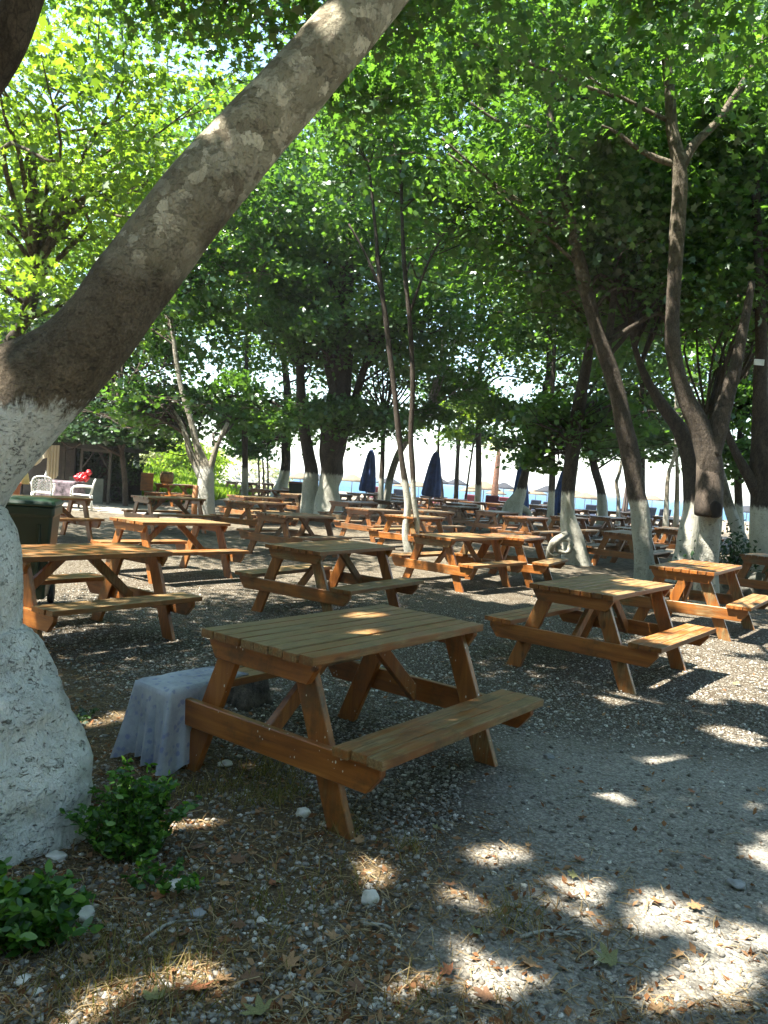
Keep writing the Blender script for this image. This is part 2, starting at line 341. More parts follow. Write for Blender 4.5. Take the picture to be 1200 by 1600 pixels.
def crown_leaves(c, rad, clumps, per, size, seed, squash=.35, cr=.75, low=-1., tilt=.55):
    """clumps of leaves filling an ellipsoid, flatter layers like a plane tree; returns positions, normals, sizes, tint, clump centres"""
    r_ = np.random.default_rng(seed); c = np.array(c, float); rad = np.array(rad, float)
    d = r_.normal(size=(clumps * 3, 3)); d /= np.linalg.norm(d, axis=1)[:, None]; q = r_.random(clumps * 3) ** (1 / 2.2)
    d = (d * q[:, None]); d = d[d[:, 2] > low][:clumps]
    cc = c + d * rad; n = len(cc)
    per = per * 1.1; size = size * .8; crr = cr * (.6 + .8 * r_.random(n)); cnt = (per * (crr / cr) ** 2 * (.7 + .6 * r_.random(n))).astype(int)
    idx = np.repeat(np.arange(n), cnt); k = len(idx)
    o = r_.normal(size=(k, 3)) * .5; o[:, 2] *= squash
    ax = r_.normal(size=(n, 3)); ax[:, 2] *= .3          # each spray droops its own way
    pos = cc[idx] + o * crr[idx][:, None]; pos[:, 2] -= .35 * np.sum(o[:, :2] ** 2, 1) * crr[idx]
    nm = r_.normal(size=(k, 3)) * tilt + np.array([0, 0, .85]) + .3 * ax[idx]
    sz = size * (.6 + .7 * r_.random(k)); ti = .25 + .5 * r_.random(k) + (.35 * (r_.random(n) - .5))[idx]
    return pos, nm, sz, ti, cc
def cull(pos, size, near=4.2):
    return (np.linalg.norm(pos - CAM, axis=1) > near) & (pos[:, 2] > 1.9)
def tree(name, label, Y, stems, bk, crowns, leaf=LEAF, tpl='simple', size=.105, per=120, base=None, nb=16, group=None, seed=0, cat='tree', jit=.16, sq=.35, n=12, carve=True, near=4.2, flare=True):
    """stems: list of polylines of (px, py, width px[, depth offset]); crowns: (x, y, z, rx, ry, rz, clumps)"""
    r_ = np.random.default_rng(seed + 100)
    polys = []
    for st in stems:
        Q = [(*at(a[0], a[1], Y + (a[3] if len(a) > 3 else 0)), a[2] / 2 / F * (Y + (a[3] if len(a) > 3 else 0))) for a in st]
        S = spline(Q, 6); polys.append(S)
    b = np.array(polys[0][0][:3]); b[2] = 0.; root = empty(name, b, 0, label, cat, group)
    mb = MB()
    for i, S in enumerate(polys):
        S = S.copy()
        if i == 0 and flare:
            S = np.vstack([[S[0][0], S[0][1], -.12, S[0][3] * 1.25], S])
        mb.tube(S[:, :3] - b, S[:, 3], n if i == 0 else max(8, n - 3), jit=jit, seed=seed * 2.3 + i)
    L = [[] for _ in range(4)]; br = mb if nb <= 8 else MB()
    tips = [p[-1][:3] for p in polys]
    per = per * (.74 if Y > 19 else .76 if Y > 11 else 1)
    for j, cw in enumerate(crowns):
        if Y > 19 and cw[2] > 10: cw = (*cw[:6], cw[6] * .5, *cw[7:])
        pos, nm, sz, ti, cc = crown_leaves(cw[:3], cw[3:6], int(cw[6]), per, size, seed * 31 + j, sq, cr=cw[7] if len(cw) > 7 else .8)
        k = cull(pos, sz, near)
        if carve: k &= sun_open(pos, sz)
        for a, q in zip(L, (pos, nm, sz, ti)): a.append(q[k])
        ch = r_.permutation(len(cc))[:nb]
        for q in ch:
            e = cc[q]; P = polys[r_.integers(len(polys))]; h = P[int(len(P) * (.55 + .45 * r_.random())) - 1]
            if np.linalg.norm(e - CAM) < near: continue
            cand = np.array([p_[i_][:4] for p_ in polys for i_ in range(len(p_) // 2, len(p_))])
            dd = np.linalg.norm(cand[:, :3] - e, axis=1) + 1.6 * np.maximum(0, cand[:, 2] - e[2] + .5) + 1.2 * r_.random(len(cand)); h = cand[np.argmin(dd)]
            s0 = h[:3]; ln = np.linalg.norm(e - s0)
            m1 = s0 + (e - s0) * .35 + np.array([r_.normal() * .1, r_.normal() * .1, .12]) * ln; m2 = s0 + (e - s0) * .7 + r_.normal(size=3) * .07 * ln
            sp = spline([s0, m1, m2, e], 4); r0 = min(h[3] * .6, .022 + .012 * ln)
            br.tube(sp - b, np.linspace(r0, .008, len(sp)), 6, cap=False)
            for _ in range(2):
                t0 = sp[r_.integers(5, len(sp) - 1)]; e2 = t0 + r_.normal(size=3) * np.array([.9, .9, .4]); 
                br.tube(np.array([t0, (t0 + e2) / 2 + r_.normal(size=3) * .1, e2]) - b, [.012, .009, .005], 5, cap=False)
    if br is not mb and br.v and len(br.f) < 500: mb.add(br.v, br.f, True); br = mb
    mb.build('trunk', bk, root)
    if br is not mb and br.v: br.build('branches', bk if bk is not BARK3 else BARK1, root)
    if crowns:
        pos, nm, sz, ti = (np.concatenate(a) for a in L)
        leaf_mesh('crown', pos, nm, sz, ti, tpl, leaf, root, b)
    return root

# ------------------------------------------------------------------ ground, beach, sea
def gz(x, y):
    h = .012 * noise.noise(Vector((x * 1.1, y * 1.1, 0))) + .02 * noise.noise(Vector((x * .3, y * .3, 5)))
    d = max(0, min(1, (y - 44 + .25 * x) / 22)); d = d * d * (3 - 2 * d)
    h -= .62 * d
    if y > 100: h -= (y - 100) * .035
    # grassy bank on the left, where the grove ends
    q = max(0, min(1, (-x - 6.5 - .10 * (y - 30)) / 8)) * max(0, min(1, (y - 29) / 10)); q = q * q * (3 - 2 * q)
    h += 1.0 * q * (1 - max(0, min(1, (y - 75) / 30)))
    return h
xs = np.concatenate([-np.geomspace(5, 900, 46)[::-1], np.linspace(-4.9, 5.5, 210), np.geomspace(5.6, 900, 46)])
ys = np.concatenate([-np.geomspace(.5, 60, 12)[::-1], np.linspace(0, 2, 6), np.linspace(2.05, 9, 190), np.geomspace(9.1, 150, 120), [200, 400]])
V = [(x, y, gz(x, y)) for y in ys for x in xs]; nx = len(xs)
Fc = [(j * nx + i, j * nx + i + 1, (j + 1) * nx + i + 1, (j + 1) * nx + i) for j in range(len(ys) - 1) for i in range(nx - 1)]
m, t, p = new_mat('gravelly ground'); g = N(t); v = g.coord(); s_ = g.sep(v); X, Y = s_[0], s_[1]
big = g.noise(v, .55, 5, .6); med = g.noise(v, 2.4, 6, .65); fin = g.noise(v, 34., 6, .7)
v1 = g.vor(v, 46.); c1 = g.vor(v, 46., out=1); v2 = g.vor(v, 95.); c2 = g.vor(v, 95., out=1)
stone = g.ramp(g.sep(c1)[0], [(0, (.10, .09, .068)), (.45, (.22, .20, .16)), (.8, (.37, .345, .29)), (1, (.64, .60, .52))])
stone2 = g.ramp(g.sep(c2)[0], [(0, (.085, .075, .057)), (.5, (.20, .182, .145)), (1, (.45, .42, .35))])
soil = g.ramp(fin, [(.3, (.028, .021, .012)), (.55, (.062, .047, .029)), (.75, (.12, .095, .06))])
gravel = g.mix(g.step(v1, .30, .42), stone, soil); gravel = g.mix(g.math('MULTIPLY', g.step(med, .42, .6), .7), gravel, g.mix(g.step(v2, .3, .5), stone2, soil))
packed = g.mix(.5, g.ramp(fin, [(.3, (.12, .115, .10)), (.5, (.25, .242, .215)), (.72, (.44, .425, .375))]), stone2)
litter = g.ramp(g.noise(v, 58., 6, .75, .8), [(.3, (.034, .023, .011)), (.5, (.105, .072, .036)), (.7, (.25, .185, .10)), (.85, (.42, .34, .22))])
# packed lane at the lower right, leaf litter at the lower left
edge = g.math('ADD', g.math('SUBTRACT', X, g.math('MULTIPLY_ADD', Y, .17, -.19)), g.math('MULTIPLY_ADD', big, 1.1, -.55))
fp = g.math('MULTIPLY', g.step(edge, -.18, .38), g.math('SUBTRACT', 1., g.step(Y, 4.3, 5.4)))
fl = g.math('ADD', g.math('SUBTRACT', g.math('MULTIPLY', X, -1.), g.math('MULTIPLY', g.math('SUBTRACT', Y, 3.4), 1.)), g.math('MULTIPLY_ADD', med, 1.4, -.7))
fl = g.math('MULTIPLY', g.step(fl, -.55, .35), .85)
col = g.mix(fl, gravel, litter); col = g.mix(g.math('MULTIPLY', fp, .9), col, packed)
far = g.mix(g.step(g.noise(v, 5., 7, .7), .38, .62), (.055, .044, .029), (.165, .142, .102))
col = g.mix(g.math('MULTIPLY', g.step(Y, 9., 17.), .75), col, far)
brn = g.step(g.noise(v, 1.3, 5, .65), .52, .72)
col = g.mix(g.math('MULTIPLY', brn, .45), col, (.055, .036, .020))
sand = g.ramp(g.noise(v, 1.2, 6, .7), [(.3, (.16, .13, .09)), (.7, (.25, .21, .15))])
col = g.mix(g.step(g.math('ADD', Y, g.math('MULTIPLY', X, .25)), 42., 50.), col, sand)
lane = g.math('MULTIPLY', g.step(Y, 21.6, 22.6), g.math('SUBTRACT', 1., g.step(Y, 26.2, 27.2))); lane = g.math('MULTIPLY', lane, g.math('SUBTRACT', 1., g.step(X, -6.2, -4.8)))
col = g.mix(g.math('MULTIPLY', lane, .8), col, (.40, .36, .30))  # far left path; its sunlit brightness is put into the ground colour
mea = g.math('MULTIPLY', g.step(Y, 28.5, 31.), g.math('SUBTRACT', 1., g.step(g.math('ADD', X, g.math('MULTIPLY', Y, .05)), -7., -5.2)))
mcol = g.ramp(g.noise(v, 3., 6, .7), [(.3, (.05, .09, .016)), (.7, (.16, .21, .04))])
col = g.mix(mea, col, mcol)
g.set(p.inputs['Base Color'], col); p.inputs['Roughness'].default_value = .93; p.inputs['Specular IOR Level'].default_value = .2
hh = g.math('ADD', g.math('MULTIPLY', g.math('SUBTRACT', .5, v1), 1.), g.math('ADD', g.math('MULTIPLY', fin, .8), g.math('MULTIPLY', v2, -.5)))
g.set(p.inputs['Normal'], g.bump(hh, .8, .018))
me = bpy.data.meshes.new('ground'); me.from_pydata(V, [], Fc); me.polygons.foreach_set('use_smooth', [True] * len(Fc)); me.materials.append(m)
go = bpy.data.objects.new('ground', me); COL.objects.link(go); tag(go, 'shaded gravel and leaf litter ground of the grove running down to the beach', 'ground', kind='structure')

m, t, p = new_mat('sea water'); g = N(t); v = g.coord((1, .25, 1))
g.set(p.inputs['Base Color'], g.ramp(g.noise(v, .02, 5, .6), [(.3, (.026, .075, .135)), (.7, (.038, .095, .155))])); p.inputs['Roughness'].default_value = .5; p.inputs['Specular IOR Level'].default_value = .08
g.set(p.inputs['Normal'], g.bump(g.noise(g.coord((1, 2.2, 1)), .35, 5, .6), .5, .4))
mb = MB(); mb.add([(-6000, 60, -.95), (6000, 60, -.95), (6000, 1900, -.95), (-6000, 1900, -.95)], [(0, 1, 2, 3)])
tag(mb.build('sea', m), 'flat blue sea beyond the beach', 'sea', kind='structure')

# pebbles, straw and leaf crumbs near the camera: uncountable, one object each
def in_view(n, y0, y1, r_, p_=1.6):
    u = r_.random(n); y = (y0 ** (1 - p_) + u * (y1 ** (1 - p_) - y0 ** (1 - p_))) ** (1 / (1 - p_)); x = (r_.random(n) * 2 - 1) * (y * .56 + .35)
    return x, y
bm = bmesh.new(); bmesh.ops.create_icosphere(bm, subdivisions=1, radius=1); IV = np.array([v.co[:] for v in bm.verts]); IF = np.array([[v.index for v in f.verts] for f in bm.faces]); bm.free()
def pebbles(name, label, n, y0, y1, s0, s1, mat, dens, seed):
    r_ = np.random.default_rng(seed); x, y = in_view(n, y0, y1, r_)
    k = r_.random(n) < np.array([dens(a, b) for a, b in zip(x, y)]); x, y = x[k], y[k]; n = len(x)
    s = s0 + (s1 - s0) * r_.random(n) ** 3.2
    S = s[:, None] * np.stack([.8 + .5 * r_.random(n), .65 + .4 * r_.random(n), .45 + .3 * r_.random(n)], 1)
    th = r_.random(n) * 6.28; Vv = IV[None] * (1 + .28 * r_.normal(size=(n, len(IV), 1)).clip(-1.4, 1.4)) * S[:, None, :]
    c, sn = np.cos(th)[:, None], np.sin(th)[:, None]
    P = np.stack([c * Vv[..., 0] - sn * Vv[..., 1] + x[:, None], sn * Vv[..., 0] + c * Vv[..., 1] + y[:, None], Vv[..., 2] + (np.array([gz(a, b) for a, b in zip(x, y)]) + S[:, 2] * .35)[:, None]], 2)
    me = bpy.data.meshes.new(name); me.vertices.add(n * 12); me.vertices.foreach_set('co', P.astype(np.float32).ravel())
    me.loops.add(n * 60); me.loops.foreach_set('vertex_index', (IF.ravel()[None] + np.arange(n)[:, None] * 12).astype(np.int32).ravel())
    me.polygons.add(n * 20); me.polygons.foreach_set('loop_start', np.arange(0, n * 60, 3, dtype=np.int32)); me.update(calc_edges=True)
    a = me.attributes.new('tint', 'FLOAT', 'FACE'); a.data.foreach_set('value', np.repeat(r_.random(n), 20).astype(np.float32))
    me.materials.append(mat); o = bpy.data.objects.new(name, me); COL.objects.link(o); return tag(o, label, 'gravel', kind='stuff')
m, t, p = new_mat('pebble stone'); g = N(t); a_ = g.n('Attribute', {'attribute_name': 'tint'})
g.set(p.inputs['Base Color'], g.mix(g.step(g.noise(g.coord(), 90., 4), .45, .7), g.ramp(a_.outputs['Fac'], [(0, (.06, .053, .042)), (.4, (.18, .17, .145)), (.75, (.33, .312, .265)), (.93, (.50, .475, .41)), (1, (.74, .71, .64))]), (.10, .085, .065)))
p.inputs['Roughness'].default_value = .85; PEB = m
def dgr(x, y):
    d = 1.
    lane_ = x > .17 * y - .19 + .35 * noise.noise(Vector((x * 2, y * 2, 9))) and y < 4.9
    lit = (-x - (y - 3.4)) > -.1
    return .10 if lane_ else (.30 if lit else .8)
pebbles('gravel', 'loose grey and white gravel scattered over the ground', 125000, 2.08, 9.5, .0032, .0155, PEB, dgr, 3)
r_ = np.random.default_rng(5)
def scatter(n, y0, y1, dens, lift=.008):
    x, y = in_view(n, y0, y1, r_); k = r_.random(n) < np.array([dens(a, b) for a, b in zip(x, y)]); x, y = x[k], y[k]
    return np.stack([x, y, np.array([gz(a, b) for a, b in zip(x, y)]) + lift * (.4 + r_.random(len(x)))], 1)
def dl(x, y):
    f = -x - (y - 3.4) * .9 + .55
    return max(.05, min(1, .5 + .9 * f)) * (.3 + .7 * (noise.noise(Vector((x * 2.2, y * 2.2, 3))) > -.15)) if y < 6.5 else .12
P = scatter(30000, 2.08, 9, dl, .016); n = len(P)
nm = r_.normal(size=(n, 3)) * .30 + np.array([0, 0, 1])
tag(leaf_mesh('dry_straw', P, nm, .018 + .05 * r_.random(n) ** 2, r_.random(n), 'blade', STRAW, fold=.5), 'dry straw and pine-like litter strewn over the soil', 'straw', kind='stuff')
def dcr(x, y): return .55 if y < 9 else .35
P = scatter(9000, 2.08, 26, lambda x, y: max(.12, dl(x, y)), .012); n = len(P)
nm = r_.normal(size=(n, 3)) * .4 + np.array([0, 0, 1])
tag(leaf_mesh('leaf_litter', P, nm, .008 + .018 * r_.random(n), r_.random(n), 'diamond', LEAFB, fold=.6), 'small brown crumbs of dead leaves over the ground', 'leaf litter', kind='stuff')

# single fallen plane leaves one can pick out
LP = [(1022, 1412, .055), (1088, 1420, .055), (985, 1462, 0), (952, 1510, .085), (1060, 1496, .04), (890, 1408, .05), (905, 1350, .05), (825, 1328, .03), (912, 1282, .045), (896, 1374, .04), (1055, 1336, .06), (702, 1388, .05),
      (700, 1524, .05), (830, 1515, .06), (760, 1566, .07), (745, 1466, .045), (826, 1540, .03), (370, 1352, .07), (425, 1384, .05), (395, 1340, .04), (310, 1328, .06), (432, 1384, .04), (352, 1385, .06), (285, 1468, .07), (302, 1552, .085),
      (450, 1512, .06), (390, 1532, .07), (405, 1590, .08), (345, 1535, .06), (376, 1450, .05), (490, 1394, .035), (558, 1320, .05), (660, 1550, .04), (680, 1300, .04), (740, 1228, .04), (886, 1206, .03), (1080, 1240, .04), (1190, 1238, .05), (870, 1270, .03),
      (1150, 1072, .06), (1010, 1238, .035), (716, 1372, .03), (250, 1405, .06), (140, 1505, .05), (275, 1404, .05), (240, 1568, .07), (520, 1470, .05), (560, 1550, .06), (1105, 1345, .05), (1030, 1590, .05)]
protoL = []
def dead_leaf(seed):
    r0 = random.Random(seed); T = [(90, 1.), (78, .72), (66, .46), (54, .74), (42, .95), (26, .62), (10, .44), (-8, .62), (-22, .74), (-45, .45), (-86, .36), (-94, .36), (225, .45), (202, .74), (188, .62), (170, .44), (154, .62), (138, .95), (126, .74), (114, .46), (102, .72)]
    mb = MB(); vs = [(0, 0, .0)]
    rings = (.5, 1.)
    for q in rings:
        for a, r in T:
            r = r * q * (1 + .12 * r0.uniform(-1, 1)); x, y = r * math.cos(R(a)), r * math.sin(R(a))
            vs.append((x, y, .55 * (x * x * r0.uniform(.5, 1.1) + .5 * y * y) * (1 if seed % 2 else .5) + .05 * math.sin(a)))
    k = len(T); fs = [(0, 1 + i, 1 + (i + 1) % k) for i in range(k)] + [(1 + i, 1 + k + i, 1 + k + (i + 1) % k, 1 + (i + 1) % k) for i in range(k)]
    mb.add(vs, fs, True); mb.tube([(0, -.3, .02), (.05, -.75, .10), (.12, -1.15, .06)], [.022, .018, .02], 5)
    return mb
LM = [plain('dead leaf %s' % q, c, .7, .3, 22, .2) for q, c in (('rust', (.30, .115, .045)), ('tan', (.34, .20, .09)), ('brown', (.17, .085, .04)), ('olive', (.20, .20, .075)))]
for i in range(6): 
    o = dead_leaf(i).build('fallen_leaf', LM[i % 3]); protoL.append(o)
first = [True] * 6
for i, (px, py, s) in enumerate(LP):
    if s <= 0: continue
    j = i % 6; b = protoL[j]
    if first[j]: o = b; first[j] = False
    else: o = b.copy(); COL.objects.link(o)
    c = gnd(px, py); o.location = (c[0], c[1], gz(c[0], c[1]) + .012 + s * .08); q = s * .72; o.scale = (q, q, q)
    o.rotation_euler = (random.uniform(-.3, .3), random.uniform(-.3, .3), random.uniform(0, 6.28))
    lab = 'curled brown plane leaf lying on the gravel'
    if (px, py) == (952, 1510):
        o.data = o.data.copy(); o.data.materials.clear(); o.data.materials.append(LM[3]); o.rotation_euler = (.1, -.1, 1.2); lab = 'large olive green fallen leaf on the grey lane, the only greenish one'
    tag(o, lab, 'leaf', 'dead plane leaves on the ground')

# single stones
STW = plain('white limestone', (.66, .63, .56), .8, .14, 9, .4); STG = plain('grey stone', (.26, .27, .27), .8, .2, 9, .4)
for px, py, w_, h_, lab, mt_ in ((578, 1414, 28, 32, 'rounded cream white stone alone on the litter in front of the nearest table', STW), (473, 1277, 24, 22, 'white stone beside the front leg of the nearest table', STW),
        (275, 1390, 34, 20, 'pale flat stone below the bushy green plant', STW), (118, 1437, 52, 26, 'long slanted white-painted rock beside the dark creeper', STW), (350, 1198, 24, 12, 'small white stone under the nearest table, by the bush', STW),
        (30, 1540, 26, 18, 'bright white stone in the bottom corner by the creeper', STW), (86, 1348, 34, 22, 'limewashed stone against the foot of the leaning trunk', STW), (858, 1186, 16, 12, 'blue grey stone on the gravel behind the nearest bench', STG),
        (308, 1434, 26, 18, 'flat blue grey stone in the litter below the bush', STG), (1154, 1388, 30, 16, 'flat dark grey stone at the right edge of the lane', STG), (408, 1442, 16, 11, 'small yellowish stone in the straw', STW), (55, 1556, 20, 14, 'small white stone below the creeper', STW)):
    c = gnd(px, py); d = c[1]; q = w_ / 2 / F * d; hq = h_ / 2 / F * d * .8
    mb = MB(); mb.blob((0, 0, 0), (q, q * .8, max(hq, q * .4)), px, .42, 3)
    o = mb.build('stone', mt_); o.location = (c[0], c[1] + q * .4, max(hq, q * .4) * .6); o.rotation_euler = (0, random.uniform(-.2, .2), random.uniform(0, .5)); tag(o, lab, 'stone', 'loose stones')
for px, py, l, a_ in ((860, 1470, .22, .15), (600, 1462, .16, -.5), (270, 1455, .2, .8), (900, 1472, .15, -.1)):
    c = gnd(px, py); mb = MB(); mb.tube(spline([(-l / 2, 0, .012), (0, .02, .022), (l / 2, -.01, .012)], 4), np.linspace(.007, .003, 9), 6, jit=.3)
    o = mb.build('twig', BARK3); o.location = (c[0], c[1], gz(c[0], c[1])); o.rotation_euler.z = a_; tag(o, 'thin broken twig lying on the ground', 'twig', 'twigs on the ground')

# ------------------------------------------------------------------ picnic tables
TL, TW, TZ, BZ, BO, BW, LS = 1.44, .7365, .75, .41, .7744, .2656, .5885
def make_table(label, mats, jit=0):
    wx, wy, wz = mats; r0 = random.Random(jit + 3)
    root = empty('picnic_table', (0, 0, 0), 0, label, 'picnic table', 'wooden picnic tables in the grove')
    mb = MB(); pw = TW / 8
    for i in range(8):
        l = TL + r0.uniform(-.012, .008); mb.box((r0.uniform(-.004, .004), -TW / 2 + pw * (i + .5), TZ - .02 + r0.uniform(-.002, .002)), (l, pw - .0075 - r0.uniform(0, .004), .04))
    mb.build('tabletop', wx, root, bevel=.004, segs=2)
    for s in (-1, 1):
        mb = MB(); bw = BW / 3
        for i in range(3):
            mb.box((r0.uniform(-.006, .006), s * (BO - bw * (i + .5)), BZ - .02 + r0.uniform(-.002, .002)), (TL - .006 + r0.uniform(-.01, .01), bw - .006, .04))
        mb.build('bench', wx, root, bevel=.004, segs=2)
    for e in (-1, 1):
        xo = e * (TL / 2 - .062)
        mb = MB(); mb.prism([(-.735, .369), (.735, .369), (.735, .325), (.665, .238), (-.665, .238), (-.735, .325)], 0, xo - .02, xo + .02); mb.build('bench_support', wy, root, bevel=.004)
        mb = MB(); mb.prism([(-.350, .709), (.350, .709), (.350, .69), (.300, .612), (-.300, .612), (-.350, .69)], 0, xo - .02, xo + .02); mb.build('top_cleat', wy, root, bevel=.004)
        xi = xo - e * .0405
        for s in (-1, 1):
            mb = MB(); mb.prism([(s * LS, -.03), (s * (LS - .135), -.03), (s * .155, .7085), (s * .285, .7085)], 0, xi - .0195, xi + .0195); mb.build('leg', wz, root, bevel=.004)
        xb = xi - e * .022
        a = (xb, .26); b_ = (e * .10, .7085); mb = MB()
        mb.prism([(xb, .24), (xb, .345), (e * .17, .7085), (e * .05, .7085)], 1, -.02, .02); mb.build('brace', wz, root, bevel=.004)
    return root
T_ = [  # x, y, rot, label
 (-.11, 4.16, .92, 'nearest picnic table with paint-speckled beam and worn orange varnish'),
 (-2.55, 6.66, .98, 'picnic table with greenish weathered top, half hidden behind the leaning white trunk'),
 (-.53, 8.80, 1.0, 'picnic table directly behind the nearest one, with a mossy grey top'),
 (1.99, 7.00, .91, 'picnic table on the gravel to the right of the nearest one, brown grey top'),
 (3.88, 9.72, .95, 'sunlit orange picnic table in front of the forked tree with the sawn-off base'),
 (1.17, 12.01, .86, 'pale-topped picnic table by the thin twin-stemmed tree, left of a touching pair'),
 (2.14, 13.01, 1.14, 'picnic table touching the pale-topped one end to end, sun on its top'),
 (-2.84, 10.72, .91, 'dark grey topped picnic table behind the one beside the leaning trunk'),
 (-1.60, 14.51, .98, 'dark-topped picnic table in front of the thick paired trunks, sun patch on its beam'),
 (-4.75, 17.6, .80, 'long grey picnic table in front of the sunny strip, left of the pale split trunk'),
 (-6.04, 14.23, .87, 'picnic table just behind the green wheeled bin'),
 (-2.97, 18.52, 1.04, 'orange-sided picnic table right of the pale split trunk'),
 (-3.56, 22.0, .85, 'picnic table with a sunlit end, right behind the orange-sided one'),
 (.69, 17.43, 1.01, 'picnic table behind the white feet of the twin-stemmed tree'),
 (5.31, 17.23, .95, 'dark red brown picnic table between the burled trunk and the slanting white trunk'),
 (-.21, 19.45, .90, 'dark picnic table right beside the thick paired trunks'),
 (1.16, 21.09, .90, 'long dark picnic table right of the twin-stemmed tree, second row behind it'),
 (2.56, 26.84, .97, 'dark picnic table left of the root-spread leaning trunk'),
 (3.35, 38.5, 1.0, 'far orange picnic table in the sun below the blue closed parasols'),
 (1.95, 35.2, 1.0, 'far picnic table under the closed parasol with the white base'),
 (3.95, 35.7, .95, 'far dark picnic table below the thin weeping stems'),
 (.85, 36.3, .96, 'far dark picnic table behind the twin white feet'),
 (-1.05, 36.3, .97, 'far dark picnic table beneath the closed parasol nearest the paired trunks'),
 (6.38, 12.81, .84, 'shaded picnic table cut by the right edge, in front of the mossy stones'),
 (7.76, 27.6, .91, 'dark picnic table seen just left of the slanting white trunk, far row'),
 (6.06, 19.39, 1.1, 'dark picnic table close behind the red brown one'),
 (12.14, 34.5, 1.0, 'far dark picnic table between the slanting trunk and the sawn-off tree'),
 (7.79, 21.4, 1.05, 'dark picnic table right of the slanting white trunk'),
 (9.26, 36.5, .95, 'far dark picnic table right of the burled trunk, nearest the sunbeds'),
 (11.09, 37.6, .90, 'far dark picnic table below the small curved thin trunk'),
 (7.68, 39.2, .95, 'far dark picnic table left of the burled trunk, last row'),
 (6.64, 32.0, .93, 'dark picnic table left of the burled trunk, one row nearer'),
 (6.21, 41.5, 1.0, 'far picnic table beside the root-spread leaning trunk'),
 (-7.35, 28.2, .98, 'picnic table with a wooden barrel on it beside the grassy bank'),
 (-7.6, 41.5, 1.05, 'far dark picnic table below the pale mound, left of its neighbour'),
 (-6.75, 43.2, 1.0, 'far dark picnic table below the pale mound, with a red chair behind'),
 (-2.91, 27.4, 1.1, 'picnic table between the flared trunk and the thick paired trunks'),
 (.30, 27.6, .95, 'dark picnic table beyond the long one, seen beneath the twin stems'),
 (4.90, 30.6, 1.0, 'dark picnic table in front of the root-spread trunk on the beach side'),
 (-4.4, 30.5, .95, 'picnic table left of the flared trunk in the far rows'),
 (9.9, 25.3, .95, 'dark picnic table right of the slanting white trunk, second behind it'),
 (3.9, 21.8, .95, 'dark picnic table in the gap left of the root-spread trunk'),
]
T_ += [(x, y, .95 + .1 * math.sin(x * 7), 'small dark picnic table among the packed far rows toward the beach') for x, y in ((-.9, 23.6), (3.5, 24.6), (5.7, 24.6), (-2.0, 31.6), (.6, 31.8), (3.0, 31.2), (7.9, 34.6), (9.4, 29.6), (11.4, 31.2), (5.2, 35.6), (-.2, 40.2), (2.5, 41.2), (8.8, 42.), (12.6, 40.), (6.6, 27.8), (-3.9, 35.5))]
SHADED = set(range(42, 58)) | {8, 14, 15, 16, 17, 20, 21, 22, 23, 24, 25, 26, 27, 28, 29, 30, 31, 32, 34, 35, 37, 38, 40, 41}  # tables whose shade and backlighting are carried by the darker wood
shaded_t = None; far_t = None
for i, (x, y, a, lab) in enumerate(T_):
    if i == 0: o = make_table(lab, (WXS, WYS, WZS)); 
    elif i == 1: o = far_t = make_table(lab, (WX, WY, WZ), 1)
    elif i in SHADED and shaded_t is None: o = shaded_t = make_table(lab, (WXD, WYD, WZD), 2)
    else: o = copy_tree(shaded_t if i in SHADED else far_t)
    o.location = (x, y, gz(x, y) * (1 if y > 40 else 0)); o.rotation_euler = (random.uniform(-.012, .012) * (i > 0), random.uniform(-.012, .012) * (i > 0), a); o['label'] = lab

